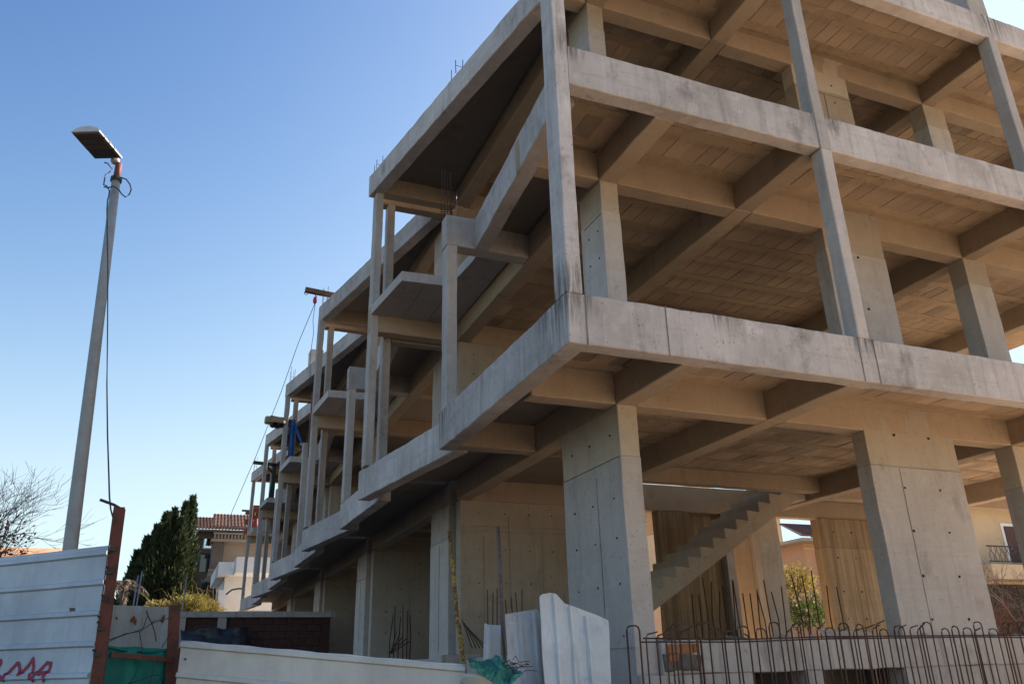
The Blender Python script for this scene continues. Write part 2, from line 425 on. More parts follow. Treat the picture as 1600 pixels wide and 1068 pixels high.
# main columns of the near block
column(4.655, 4.925, 8.004, 9.55, -1.6, B0, M_GREY, 0.62)
column(8.45, 10.10, 7.996, 8.245, 0.2, 3.25, M_GREY, 0.85)
column(11.285, 11.80, 7.996, 8.30, 0.2, B0, M_GREY, 0.62)
column(4.655, 4.925, 8.004, 8.62, B1, A0, M_GREY, 0.45)
column(8.40, 9.56, 7.996, 8.245, B1, 6.42, M_GREY, 0.75)
column(11.285, 11.80, 7.996, 8.30, B1, A0, M_GREY, 0.45)
column(4.655, 4.925, 8.004, 8.62, A1, C0, M_GREY, 0.45)
column(8.40, 9.56, 7.996, 8.245, A1, 9.44, M_WARM, 0.75)
column(11.285, 11.80, 7.996, 8.30, A1, C0, M_GREY, 0.45)
for (z0, z1) in ((0.2, B0), (B1, A0), (A1, C0)):
    column(14.9, 15.3, 7.996, 8.30, z0, z1, M_GREY, 0.5)
    column(11.335, 11.85, 14.006, 14.248, z0, z1-0.002, M_GREY, 0.5)
    column(16.5, 16.95, 14.006, 14.248, z0, z1, M_GREY, 0.5)
column(11.335, 11.6, 14.36, 15.3, 0.2, B0, M_WARM)
column(12.95, 14.40, 13.95, 14.245, 0.2, B0, M_BOARD, 0.62, M_BOARD)
# party wall, floor by floor, and board-marked walls behind the stair
def wall(x0, x1, y0, y1, z0, z1, m=M_WALL):
    return cbox('wall', x0, x1, y0, y1, z0, z1, m, bld)
w_g = wall(4.72, 8.3, 14.008, 14.246, 0.2, B0)
w_b = wall(4.70, 8.3, 14.008, 14.246, B1, A0)
w_c = wall(4.70, 8.3, 14.008, 14.246, A1, C0)
wall(8.9, 9.66, 14.02, 14.24, 0.2, B0, M_BOARD)
wall(9.72, 10.45, 14.2, 14.40, 0.2, B0, M_BOARD)
column(10.47, 10.68, 14.05, 14.3, 0.2, B0, M_GREY)

# --- form seams and tie holes on flat faces
def seams_y(parent_name, y, segs, m=M_SEAM):
    """thin proud fins of grout on a face looking towards -Y; segs = (x0, z0, x1, z1)"""
    bm = bmesh.new()
    for x0, z0, x1, z1 in segs:
        w = 0.0035
        if abs(x1-x0) > abs(z1-z0): a = box_bm(x0, x1, y-0.009, y+0.01, z0-w, z0+w)
        else: a = box_bm(x0-w, x0+w, y-0.009, y+0.01, z0, z1)
        me = bpy.data.meshes.new('t'); a.to_mesh(me); a.free(); bm.from_mesh(me); bpy.data.meshes.remove(me)
    o = finish('form_seam', bm, m, bld); o['kind'] = 'stuff'

def seams_x(x, segs, m=M_SEAM):
    bm = bmesh.new()
    for y0, z0, y1, z1 in segs:
        w = 0.0035
        if abs(y1-y0) > abs(z1-z0): a = box_bm(x-0.009, x+0.01, y0, y1, z0-w, z0+w)
        else: a = box_bm(x-0.009, x+0.01, y0-w, y0+w, z0, z1)
        me = bpy.data.meshes.new('t'); a.to_mesh(me); a.free(); bm.from_mesh(me); bpy.data.meshes.remove(me)
    o = finish('form_seam', bm, m, bld); o['kind'] = 'stuff'

def holes(face, pts, r=0.014):
    """small dark cone-tie pits; face = ('y', value) or ('x', value)"""
    bm = bmesh.new(); ax, val = face
    for a, z in pts:
        rr = r*random.uniform(0.6, 1.0)
        c = Vector((a, val-0.009, z)) if ax == 'y' else Vector((val-0.009, a, z))
        d = Vector((0, 0.03, 0)) if ax == 'y' else Vector((0.03, 0, 0))
        tube_bm([c, c+d], rr, 8, bm)
    o = finish('tie_hole', bm, M_HOLE, bld); o['kind'] = 'stuff'

seams_y('', 14.008, [(5.17, 0.2, 5.17, 2.25), (5.67, 1.0, 5.67, 2.62), (6.33, 0.2, 6.33, 2.26), (4.74, 2.33, 8.2, 2.33), (4.74, 2.42, 8.2, 2.42)])
holes(('y', 14.008), [(x, z) for z in (0.85, 1.42, 2.0, 2.66) for x in (5.08, 5.60, 6.08, 6.55, 7.0)])
seams_y('', 14.008, [(4.72, 5.05, 8.2, 5.05)])
holes(('y', 14.008), [(x, z) for z in (5.35, 5.75) for x in (5.0, 5.4, 5.9, 6.4)])
seams_y('', 7.996, [(8.45+0.5, 0.25, 8.45+0.5, 2.38), (8.46, 2.40, 10.09, 2.40)])
holes(('y', 7.996), [(x, z) for z in (0.45, 0.98, 1.55, 2.12, 2.85) for x in (8.98, 9.62)], 0.022)
holes(('y', 7.996), [(9.0, z) for z in (4.2, 4.75, 5.6)], 0.022)
seams_y('', 7.996, [(8.41, A1+2.1, 9.55, A1+2.1), (9.0, A1, 9.0, A1+2.1)])
holes(('y', 7.996), [(x, z) for z in (7.4, 7.9, 8.5, 8.85) for x in (8.72, 9.2)])
seams_x(4.655, [(8.62, -0.2, 8.62, 2.12), (8.01, 2.26, 9.54, 2.06), (8.01, 0.18, 9.54, 0.22)])
holes(('x', 4.655), [(y, z) for z in (0.3, 0.85, 1.35, 1.8, 2.55) for y in (8.22, 8.75, 9.25)], 0.014)
holes(('x', 4.655), [(y, z) for z in (4.3, 4.9, 5.3) for y in (8.15, 8.4)], 0.013)
seams_x(4.655, [(8.01, 5.5, 8.51, 5.5)])
holes(('y', 13.95), [(x, z) for z in (0.8, 1.35, 2.05, 2.6) for x in (13.3, 13.8)], 0.02)
# joints across the edge beams where pours met
seams_y('', 6.40, [(3.46, B0, 3.46, B1), (4.38, B0, 4.38, B1), (6.93, B0, 6.93, B1), (7.16, B0, 7.16, B1)])
bm = bmesh.new()

# --- clay block ceilings: rows of blocks between ribs of mortar
block_mesh = []
for k in range(5):
    b_ = box_bm(-0.1225, 0.1225, -0.235, 0.235, -0.009, 0.02, 0.003)
    for v in b_.verts: v.co += Vector((random.uniform(-.004, .004), random.uniform(-.012, .012), random.uniform(-.002, .002)))
    me = bpy.data.meshes.new('ceiling_block'); b_.to_mesh(me); b_.free(); me.materials.append(M_TILE); block_mesh.append(me)
N_BLOCK = [0]
def blocks(z1, x0, x1, y0, y1, single=True, pitch=0.62):
    cz = CEIL[z1]; y = y0+0.25; bmj = None if single else bmesh.new()
    ribs = bmesh.new()
    def rib(ya, yb_):
        n = int((x1-x0)/0.09); lo = []; hi = []
        for i in range(n+1):
            x = x0+(x1-x0)*i/n
            w1 = 0.03*noise.noise(Vector((x*5, ya*9, z1)))+0.02*noise.noise(Vector((x*17, ya*9, z1)))
            w2 = 0.03*noise.noise(Vector((x*5, yb_*9+5, z1)))+0.02*noise.noise(Vector((x*17, yb_*9, z1)))
            zz = cz-0.019+0.008*noise.noise(Vector((x*7, ya, 3)))
            lo.append((ribs.verts.new((x, ya+w1, zz)), ribs.verts.new((x, ya+w1-0.006, cz+0.005))))
            hi.append((ribs.verts.new((x, yb_+w2, zz)), ribs.verts.new((x, yb_+w2+0.006, cz+0.005))))
        for i in range(n):
            ribs.faces.new((lo[i][0], lo[i+1][0], hi[i+1][0], hi[i][0]))
            ribs.faces.new((lo[i][1], lo[i+1][1], lo[i+1][0], lo[i][0]))
            ribs.faces.new((hi[i][0], hi[i+1][0], hi[i+1][1], hi[i][1]))
    first = True
    while y+0.2 < y1:
        x = x0+0.12+random.uniform(0, .06)
        while x+0.12 < x1:
            if random.random() > 0.012:
                loc = (x, y+random.uniform(-.008, .008), cz+random.uniform(-0.004, 0.003))
                if single and N_BLOCK[0] < 296:
                    o = bpy.data.objects.new('ceiling_block', random.choice(block_mesh)); C.objects.link(o)
                    o.parent = slabs[z1]; o.location = loc; o.rotation_euler = (random.uniform(-.006, .006), random.uniform(-.012, .012), random.uniform(-.012, .012)); N_BLOCK[0] += 1
                else:
                    if bmj is None: bmj = bmesh.new()
                    t = random.choice(block_mesh); k0 = len(bmj.verts); bmj.from_mesh(t); bmj.verts.ensure_lookup_table()
                    tilt = random.uniform(-.012, .012)
                    for v in bmj.verts[k0:]:
                        v.co = Vector((v.co.x+loc[0], v.co.y+loc[1], v.co.z+loc[2]+v.co.x*tilt))
            x += 0.25+random.uniform(-.004, .006)
        if y+0.25 < y1: rib(y+0.235, min(y1, y+pitch-0.235))
        y += pitch
    if bmj is not None:
        o = finish('ceiling_block_field', bmj, M_TILE, slabs[z1]); o['kind'] = 'stuff'
    finish('mortar_rib', ribs, M_MORT, slabs[z1])
for z1, s in ((A1, True), (B1, True), (C1, True)):
    blocks(z1, 4.95, 6.84, 6.62, 7.99, s); blocks(z1, 7.14, 11.29, 6.62, 7.99, s); 
for z1 in (A1, B1): blocks(z1, 3.62, 4.64, 6.62, 7.99, False)
for z1 in (A1, B1, C1):
    blocks(z1, 4.95, 6.84, 8.27, 11.99, z1 == A1); blocks(z1, 7.14, 11.29, 8.27, 11.99, z1 == A1)
for z1 in (A1, B1, C1):
    blocks(z1, 11.58, 14.89, 6.62, 7.99, False); blocks(z1, 11.58, 14.89, 8.27, 11.99, False)
    if z1 != B1: blocks(z1, 4.95, 11.29, 12.27, 13.99, False)

# --- the stepped left side, unit by unit
YA = [10.37, 17.50, 24.5, 31.5, 38.5]
Y0 = [6.40, 14.42, 21.35, 28.35, 35.35]
YB = [14.30, 21.15, 28.15, 35.10, 42.45]
XB = [2.96, 2.97, 3.00, 3.06, 3.24]
XC = [2.83, 2.95, 2.97, 3.05, 3.16]
for n in range(5):
    y0, ya, yb = Y0[n], YA[n], YB[n]
    xb, xc = XB[n], XC[n]; dx = xb-3.03 if n else 0.0
    x0 = 3.26 if n == 0 else 3.34+dx*0.5
    # level B edge: two teeth
    band('edge_beam', [(x0, y0+(0.0 if n else 0.205)), (3.285+dx*.6, ya+0.31)], B0, B1, 0.22, M_EDGE, bld)
    band('edge_beam', [(3.50+dx*.6, ya+0.28), (xb, yb+0.25)], B0+0.002, B1, 0.22, M_EDGE, bld)
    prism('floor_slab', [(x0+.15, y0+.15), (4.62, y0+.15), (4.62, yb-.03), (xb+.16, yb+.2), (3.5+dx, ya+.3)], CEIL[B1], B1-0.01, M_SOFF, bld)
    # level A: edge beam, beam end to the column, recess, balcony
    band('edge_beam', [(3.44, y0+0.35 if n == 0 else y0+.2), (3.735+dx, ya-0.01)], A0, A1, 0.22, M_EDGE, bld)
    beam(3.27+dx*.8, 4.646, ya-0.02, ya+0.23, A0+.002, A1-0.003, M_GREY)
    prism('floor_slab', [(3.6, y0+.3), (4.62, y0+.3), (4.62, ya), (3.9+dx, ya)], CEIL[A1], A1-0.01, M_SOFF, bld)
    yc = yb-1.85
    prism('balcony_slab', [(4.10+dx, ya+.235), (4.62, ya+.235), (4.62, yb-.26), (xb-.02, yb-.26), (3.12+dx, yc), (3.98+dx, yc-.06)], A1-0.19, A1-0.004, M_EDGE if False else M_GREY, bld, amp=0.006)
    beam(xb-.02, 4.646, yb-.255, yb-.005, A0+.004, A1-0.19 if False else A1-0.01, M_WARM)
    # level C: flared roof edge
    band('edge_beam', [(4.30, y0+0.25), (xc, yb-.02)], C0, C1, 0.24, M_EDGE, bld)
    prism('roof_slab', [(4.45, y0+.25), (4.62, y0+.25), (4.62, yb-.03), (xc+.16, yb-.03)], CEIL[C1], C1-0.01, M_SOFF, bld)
    beam(xc+.20, 4.646, yb-.28, yb-.03, C0+.004, CEIL[C1]+.05, M_WARM)
    # slender columns
    column(3.285+dx*.8, 3.445+dx*.8, ya-.024, ya+.226, B1, A0, M_GREY)
    column(xb-.012, xb+.135, yb-.26, yb+.04, B1, A0-.002 if False else C0, M_GREY)
    if n:
        column(3.315+dx*.5, 3.465+dx*.5, y0-.004, y0+.246, B1, C0, M_GREY)
        beam(3.22+dx*.5, 4.646, y0, y0+.24, C0, CEIL[C1]+.05, M_WARM)
        beam(3.45, 4.646, y0, y0+.24, A0, A1-.01, M_WARM)
        for z0, z1 in ((B0, B1), (A0, A1), (C0, C1)):
            zt = CEIL[z1]+.06
            beam(4.65, 4.93, y0, yb-.3, z0, zt)
            if n < 3: beam(4.934, 9.0, ya, ya+.25, z0, zt)
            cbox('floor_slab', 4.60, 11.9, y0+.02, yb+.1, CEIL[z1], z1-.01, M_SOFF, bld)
            beam(4.2 if z0 != B0 else 4.94, 11.9, yb-.255, yb-.005, z0, z1-.02)
        # walls across each unit and columns on the inner line
        for (z0, z1) in ((0.2, B0), (B1, A0), (A1, C0)):
            column(4.652, 4.93, y0+.05, y0+1.2, z0, z1, M_GREY, 0.6, M_GREY)
            if z0 < 1 or n > 1: wall(4.72, 8.3, yb-.25, yb-.01, z0, z1)
            if z0 < 1:
                wall(8.35, 8.6, y0+.1, yb-.3, z0, z1)  # added back wall, blocks sun from the right to keep ground floors dark
            if n > 1: wall(8.35, 8.6, y0+.6, yb-.3, z0, z1)  # added on the upper floors too, to shut out sun from the right
        seams_y('', yb-.25, [(5.7, .2, 5.7, 2.2), (4.73, 2.2, 8.2, 2.2)])
        holes(('y', yb-.25), [(x, z) for z in (.9, 1.4, 1.95, 2.6) for x in (5.1, 5.45, 5.95)], 0.02)
        seams_x(4.652, [(y0+.6, .3, y0+.6, 2.2), (y0+.06, 2.25, y0+1.19, 2.1)])
# seams on the near left edge
for (x, yv) in ((3.355, 10.5),):
    pass

# --- plywood joints showing on the smooth soffits of the left side
bm = bmesh.new()
def fin(p, q, z):
    d = (Vector(q)-Vector(p)); s_ = Vector((d.y, -d.x)).normalized()*.004
    P = [Vector(p)-s_, Vector(p)+s_, Vector(q)+s_, Vector(q)-s_]
    lo_ = [bm.verts.new((v.x, v.y, z-.006)) for v in P]; hi_ = [bm.verts.new((v.x, v.y, z+.004)) for v in P]
    bm.faces.new(lo_)
    for k in range(4): bm.faces.new((lo_[k], lo_[(k+1) % 4], hi_[(k+1) % 4], hi_[k]))
for n in range(3):
    y = Y0[n]+.9
    while y < YB[n]-.4:
        t = (y-Y0[n]-.25)/(YB[n]-Y0[n]-.25)
        fin((4.55+(XC[n]+.4-4.55)*t, y), (4.62, y), CEIL[C1]); y += 1.22
    fin((4.2, Y0[n]+2.5), (3.75, YB[n]-.3), CEIL[C1]); fin((4.05, YA[n]+.3), (4.05, YB[n]-.3), A1-.19); fin((3.55, YB[n]-1.8), (3.55, YB[n]-.3), A1-.19)
bmesh.ops.recalc_face_normals(bm, faces=bm.faces)
o = finish('soffit_seam', bm, M_SEAM, bld); o['kind'] = 'stuff'

# --- stair under the first floor
RISE, RUN, SY0, SY1 = 0.1735, 0.28, 12.35, 13.55
sx, sz = 6.15, 0.2
nst = 17
bm = bmesh.new()
x1, z1 = sx+nst*RUN, sz+nst*RISE
pts = [(sx, sz), (x1, z1), (x1+.35, z1), (x1+.35, z1-.22), (x1+.02, z1-.22), (sx+.32, sz)]
pts = [(sx, sz-.02), (x1, z1-.02), (x1+.30, z1-.02), (x1+.30, z1-.27), (x1+.08, z1-.27), (sx+.34, sz-.02-.0)]
lo = [bm.verts.new((x, SY0, z)) for x, z in pts]; hi = [bm.verts.new((x, SY1, z)) for x, z in pts]
bm.faces.new(lo); bm.faces.new(hi[::-1])
for i in range(len(pts)): bm.faces.new((lo[i], hi[i], hi[(i+1) % len(pts)], lo[(i+1) % len(pts)]))
bmesh.ops.recalc_face_normals(bm, faces=bm.faces)
flight = finish('stair_flight', bm, M_WALL, bld)
bm = bmesh.new()
tri = [(0, -.02), (0, RISE), (RUN, RISE-.02)]
lo = [bm.verts.new((x, SY0, z)) for x, z in tri]; hi = [bm.verts.new((x, SY1, z)) for x, z in tri]
bm.faces.new(lo); bm.faces.new(hi[::-1])
for i in range(3): bm.faces.new((lo[i], hi[i], hi[(i+1) % 3], lo[(i+1) % 3]))
bmesh.ops.recalc_face_normals(bm, faces=bm.faces)
step_me = bpy.data.meshes.new('step'); bm.to_mesh(step_me); bm.free(); step_me.materials.append(M_WALL)
for i in range(nst):
    o = bpy.data.objects.new('step', step_me); C.objects.link(o); o.parent = flight; o.location = (sx+i*RUN, 0, sz+i*RISE)

# --- plinth below the right-hand front with two openings
PX = [(4.66, 6.10), (6.82, 7.08), (8.30, XE)]
for a, b in PX: cbox('plinth_wall', a, b, 7.93, 8.2, GROUND, -0.10, M_PLINTH, bld)
cbox('plinth_wall', 4.93, XE, 7.93, 8.2, -0.097, 0.24, M_PLINTH, bld, amp=0.015)
for a, b in ((6.10, 6.82), (7.08, 8.30)):
    cbox('plinth_wall', a+.003, b-.003, 7.94, 8.19, GROUND, -0.9, M_PLINTH, bld)
for a, b in ((5.2, 6.9), (6.95, 9.2)):  # walls added behind the openings to shut out light and keep them dark
    cbox('recess_light_block', a, b, 9.3, 9.45, GROUND, -.02, M_PLINTH, bld)
for a in (5.1, 6.90, 9.2): cbox('recess_light_block', a, a+.12, 8.205, 9.3, GROUND, -.02, M_PLINTH, bld)
cbox('ground_slab', 4.94, XE, 8.2, 14.3, 0.0, 0.2, M_PLINTH, bld)
cbox('ground_slab', 4.40, 9.0, 14.3, 43.0, -0.4, 0.2, M_PLINTH, bld)
cbox('plinth_wall', 4.40, 5.1, 14.0, 14.298, GROUND, 0.25, M_PLINTH, bld)
cbox('plinth_wall', 4.42, 4.6, 14.302, 43.0, GROUND, -.402, M_PLINTH, bld)
cbox('plinth_wall', 4.70, 4.92, 9.14, 14.0, GROUND, 0.15, M_PLINTH, bld)

# ================================================================== STREET SIDE
def corrugated(name, tl, tr, drop, pitch, rib, proud, m, parent=None, vertical=False, bend=0.02, first=0.0, nseg=24, seed=0, ragged=0.0):
    """profiled steel sheet hung between two top corners, ribs along its length (or upright)"""
    tl, tr = Vector(tl), Vector(tr); L = (tr-tl); ln = L.length; ld = L.normalized()
    dn = Vector((0, 0, -1)); nr = ld.cross(Vector((0, 0, 1))).normalized()      # faces the street
    bm = bmesh.new()
    prof = [(0.0, 0.0)]; tot = ln if vertical else drop
    s = first
    while s+rib < tot:
        prof += [(s, 0.0), (s+rib*0.22, proud), (s+rib*0.74, proud), (s+rib, 0.0)]; s += pitch
    prof.append((tot, 0.0))
    P = [prof[0]]
    for p in prof[1:]:
        if p[0]-P[-1][0] > 1e-4: P.append(p)
    cols = []
    other = drop if vertical else ln
    for i in range(nseg+1):
        t = other*i/nseg; col = []
        for (q, h) in P:
            a, d = (q, t) if vertical else (t, q)
            w = bend*noise.noise(Vector((a*0.9+seed, d*1.3, seed*1.7)))+0.35*bend*noise.noise(Vector((a*3+seed, d*4, seed)))
            rg = ragged*noise.noise(Vector((q*7, seed, i)))*(1 if (i in (0, nseg)) else 0)
            p = tl + ld*(a+(0 if vertical else rg)) + dn*d + nr*(h+w) + Vector((0, 0, 0.25*w))
            col.append(bm.verts.new(p))
        cols.append(col)
    for a, b in zip(cols, cols[1:]):
        for j in range(len(a)-1): bm.faces.new((a[j], a[j+1], b[j+1], b[j]))
    bmesh.ops.recalc_face_normals(bm, faces=bm.faces)
    o = finish(name, bm, m, parent)
    md = o.modifiers.new('thickness', 'SOLIDIFY'); md.thickness = 0.004; md.offset = -1
    return o, (tl, ld, dn, nr)

# --- left hoarding: white sheet, rusty post, bolts, graffiti, sticker
fr = at(174, 852, 8.0); ray0 = at(-40, 874.5, 1.0); fl = ray0*9.3
M_WHITEB = dirty_sheet('white_hoarding_sheet', (0.47, 0.52, 0.59), (0.29, 0.31, 0.33), 0.4)
hoard = thing('hoarding_fence', 'white ribbed metal hoarding with red graffiti fixed to a tall rusty post', 'fence', (fr.x, fr.y, GROUND))
def under(root, o):
    o.parent = root; o.matrix_parent_inverse = Matrix.Translation(root.location).inverted(); return o
drop = fr.z-GROUND+0.02
sh, (tl, ld, dn, nr) = corrugated('sheet_panel', fl, fr, drop, 0.247, 0.052, 0.024, M_WHITEB, None, first=0.035, bend=0.018, ragged=0.02, seed=3)
under(hoard, sh)
ptop, pbot = at(187, 793, 8.05), at(150, 1075, 8.05)
dv = (pbot-ptop).normalized(); pend = ptop+dv*((ptop.z-GROUND)/-dv.z)
# H-section post
def hpost(name, a, b, w, d, m, root):
    a, b = Vector(a), Vector(b); ax = (b-a).normalized(); s = ax.cross(Vector((0, 1, 0))).normalized(); t = s.cross(ax)
    bm = bmesh.new(); th = 0.009
    for (cx, cy, hw, hd) in ((0, -d/2, w/2, th/2), (0, d/2, w/2, th/2), (0, 0, th/2, d/2-th/2)):
        V = [[bm.verts.new(p + s*(cx+i*hw) + t*(cy+j*hd)) for i, j in ((-1, -1), (1, -1), (1, 1), (-1, 1))] for p in (a, b)]
        for k in range(4): bm.faces.new((V[0][k], V[0][(k+1) % 4], V[1][(k+1) % 4], V[1][k]))
        bm.faces.new(V[0][::-1]); bm.faces.new(V[1])
    bmesh.ops.recalc_face_normals(bm, faces=bm.faces)
    cut_long(bm, 0.2); wobble(bm, 0.003, 6)
    return under(root, finish(name, bm, m))
hpost('post', ptop, pend, 0.095, 0.095, M_RUSTP, hoard)
under(hoard, tube('top_bar', [at(156, 780, 8.0), at(178, 788, 8.02), at(188, 794, 8.04)], 0.013, M_DARKST, None, 8))
for yy, xx in ((861, 170), (885, 167), (929, 160), (962, 154), (971, 153), (1015, 146)):
    p = at(xx, yy, 7.95); under(hoard, tube('bolt', [p, p+Vector((0, .05, 0))], 0.011, M_DARKST, None, 7))
for yy in (858, 893, 935, 980, 1022):
    p = at(177-(yy-858)*0.152, yy, 7.99); b_ = box_bm(p.x-.03, p.x+.02, p.y-.02, p.y+.05, p.z-.018, p.z+.014); wobble(b_, .012, 9)
    under(hoard, finish('clip', b_, M_DARKST))
# graffiti strokes follow the sheet, a paint film 2 mm proud
M_PINK = plain('red_spray_paint', (0.30, 0.012, 0.06), 0.6, 0.35, 14, 0.0, 0.0, (0.20, 0.01, 0.045))
def on_sheet(x, y, off=0.006):
    d = at(x, y, 1.0); k = (tl.dot(nr))/(d.dot(nr)); p = d*k
    q = (tl-p).dot(Vector((0, 0, 1)))
    s = (q-0.035) % 0.247; h = 0.024 if 0.0 < s < 0.052 else 0
    a = (p-tl).dot(ld)
    w = 0.018*noise.noise(Vector((a*0.9+3, q*1.3, 5.1)))+0.35*0.018*noise.noise(Vector((a*3+3, q*4, 3)))
    return p + nr*(h+w+off)
def stroke(pts, w0=0.036):
    bm = bmesh.new(); P = []
    for (x0, y0), (x1, y1) in zip(pts, pts[1:]):
        P += [(x0+(x1-x0)*k/10, y0+(y1-y0)*k/10) for k in range(10)]
    P.append(pts[-1]); prev = None
    Q = [on_sheet(*p) for p in P]
    for i, p in enumerate(Q):
        d = (Q[min(i+1, len(Q)-1)]-Q[max(i-1, 0)]).normalized(); s = d.cross(nr).normalized()*(w0/2*random.uniform(.85, 1.15))
        cur = (bm.verts.new(p-s), bm.verts.new(p+s))
        if prev: bm.faces.new((prev[0], prev[1], cur[1], cur[0]))
        prev = cur
    return under(hoard, finish('graffiti_letter', bm, M_PINK))
stroke([(-26, 1036), (-14, 1030), (2, 1032), (1, 1036), (-6, 1046), (-12, 1058), (2, 1060), (6, 1055)])
stroke([(4, 1064), (14, 1050), (28, 1035), (31, 1038), (32, 1053), (46, 1038), (52, 1028), (53, 1040), (49, 1062)])
stroke([(50, 1064), (62, 1048), (74, 1035), (81, 1036), (78, 1046), (68, 1065)])
stroke([(57, 1050), (66, 1052), (75, 1050)], 0.03)
b_ = bmesh.new(); q = [on_sheet(x, y, 0.003) for x, y in ((108, 964), (117, 964), (118, 949), (109, 949))]
b_.faces.new([b_.verts.new(p) for p in q]); r_ = bmesh.ops.extrude_face_region(b_, geom=b_.faces[:])
for v in [g for g in r_['geom'] if isinstance(g, bmesh.types.BMVert)]: v.co += nr*0.002
under(hoard, finish('sticker', b_, plain('dark_printed_sticker', (0.02, 0.018, 0.02), 0.5, 0.5, 60, 0, 0, (0.16, 0.05, 0.06), .55, .62)))

# --- short rusty post, net and its rail
p2t, p2b = at(273, 945, 8.6), at(266, 1075, 8.6)
dv = (p2b-p2t).normalized(); p2e = p2t+dv*((p2t.z-GROUND)/-dv.z)
gate = thing('net_gate', 'green plastic net on a rusty rail between two rusty posts', 'fence', (p2e.x, p2e.y, GROUND))
hpost('post', p2t, p2e, 0.10, 0.10, M_RUSTP, gate)
under(gate, beam_between('rail', at(172, 1022, 8.15), at(268, 1030, 8.5), 0.03, 0.04, M_RUSTP))
M_NET, nt, b = new_mat('green_shade_net', 0.75)
v = mapping(nt, (1, 1, 1)); f = noise_node(nt, v, 3.5, 5, 0.6)
nt.links.new(mix(nt, (0.0, 0.105, 0.085), (0.0, 0.17, 0.13), ramp(nt, f, [(0.4, 0.0), (0.65, 1.0)])), b.inputs['Base Color'])
bump(nt, b, noise_node(nt, mapping(nt, (1, 1, 1)), 220, 2, 0.5), 0.4, 0.004)
def cloth(name, corners, nu, nv, amp, m, parent=None, seed=0, freq=2.0):
    a, b_, c, d = [Vector(p) for p in corners]       # tl, tr, br, bl
    n_ = (b_-a).cross(d-a).normalized(); bm = bmesh.new(); G = []
    for j in range(nv+1):
        row = []
        for i in range(nu+1):
            u, w = i/nu, j/nv
            p = a.lerp(b_, u).lerp(d.lerp(c, u), w)
            p += n_*amp*(noise.noise(Vector((u*freq*2+seed, w*freq, seed)))+0.5*noise.noise(Vector((u*freq*6+seed, w*freq*2, seed))))
            p.z += 0.4*amp*noise.noise(Vector((u*3+seed, w*1.2, 9)))
            row.append(bm.verts.new(p))
        G.append(row)
    for j in range(nv):
        for i in range(nu): bm.faces.new((G[j][i], G[j][i+1], G[j+1][i+1], G[j+1][i]))
    o = finish(name, bm, m, parent, smooth=True)
    md = o.modifiers.new('thickness', 'SOLIDIFY'); md.thickness = 0.004
    return o
na, nb = at(167, 1008, 8.25), at(267, 1013, 8.62)
under(gate, cloth('net', [na, nb, Vector((nb.x, nb.y, GROUND+.1)), Vector((na.x, na.y, GROUND+.1))], 22, 20, 0.05, M_NET, None, 4))
under(gate, tube('net_hem', [na.lerp(nb, t)+Vector((0, -.02, -.01-.02*math.sin(t*3.1)+.004*math.sin(t*17))) for t in [k/14 for k in range(15)]], 0.012, M_NET, None, 6))

# --- wires twisted across the gap
wires = thing('tie_wire', 'bent dark wires strung across the gap above the green net', 'wire', tuple(at(222, 985, 8.2)))
def wire(pix, Y, r=0.004, root=wires, m=M_DARKST, name='strand'):
    P = []
    for (x0, y0), (x1, y1) in zip(pix, pix[1:]):
        P += [at(x0+(x1-x0)*k/4, y0+(y1-y0)*k/4, Y)+Vector((0, random.uniform(-.02, .02), random.uniform(-.004, .004))) for k in range(4)]
    P.append(at(*pix[-1], Y))
    return under(root, tube(name, P, r, m, None, 5))
wire([(166, 1003), (190, 992), (215, 985), (222, 982), (240, 972), (252, 968), (270, 964)], 8.2)
wire([(166, 1000), (196, 990), (219, 986)], 8.22)
wire([(229, 954), (232, 964), (237, 973), (242, 988), (244, 1001)], 8.1, 0.005)
wire([(230, 962), (224, 980), (218, 988), (221, 1004), (223, 1020)], 8.12)
wire([(237, 972), (243, 967)], 8.1); wire([(252, 969), (258, 960)], 8.1)
wire([(224, 1026), (212, 1052), (202, 1068)], 8.0); wire([(244, 1030), (236, 1058), (232, 1075)], 8.0)
wire([(200, 1068), (232, 1056), (262, 1053)], 8.0); wire([(253, 1010), (262, 995), (268, 988)], 8.4)

# --- grey sheet with upright ribs behind the gap
ga, gb = at(150, 944, 12.6), at(270, 948, 13.2)
bg_f = thing('sheet_fence', 'pale grey fence sheet with upright ribs and rust spots behind the green net', 'fence', (ga.x, ga.y, GROUND))
M_GREYS = dirty_sheet('pale_grey_sheet', (0.40, 0.40, 0.39), (0.25, 0.22, 0.19), 0.4)
o, _ = corrugated('sheet_panel', ga, gb, ga.z-GROUND, 0.415, 0.10, 0.035, M_GREYS, None, vertical=True, first=0.17, bend=0.012, seed=8)
under(bg_f, o)
M_RSPOT = plain('rust_bloom', (0.26, 0.07, 0.025), 0.9, 0.5, 30, 0, 0.2, (0.12, 0.03, 0.015))
for (x, y, r) in ((207, 968, .045), (210, 971, .035), (254, 965, .04), (252, 969, .03), (181, 965, .02)):
    p = at(x, y, 1.0); t = (ga.dot(_[3]))/(p.dot(_[3])); p = p*t+_[3]*0.03
    bm = bmesh.new(); cen = bm.verts.new(p); rim = []
    for k in range(12):
        a = k/12*6.283; q = p + (_[1]*math.cos(a)+Vector((0, 0, 1))*math.sin(a)*1.2)*r*random.uniform(.45, 1.1) + _[3]*(-.006); rim.append(bm.verts.new(q))
    for k in range(12): bm.faces.new((cen, rim[k], rim[(k+1) % 12]))
    under(bg_f, finish('rust_spot', bm, M_RSPOT))

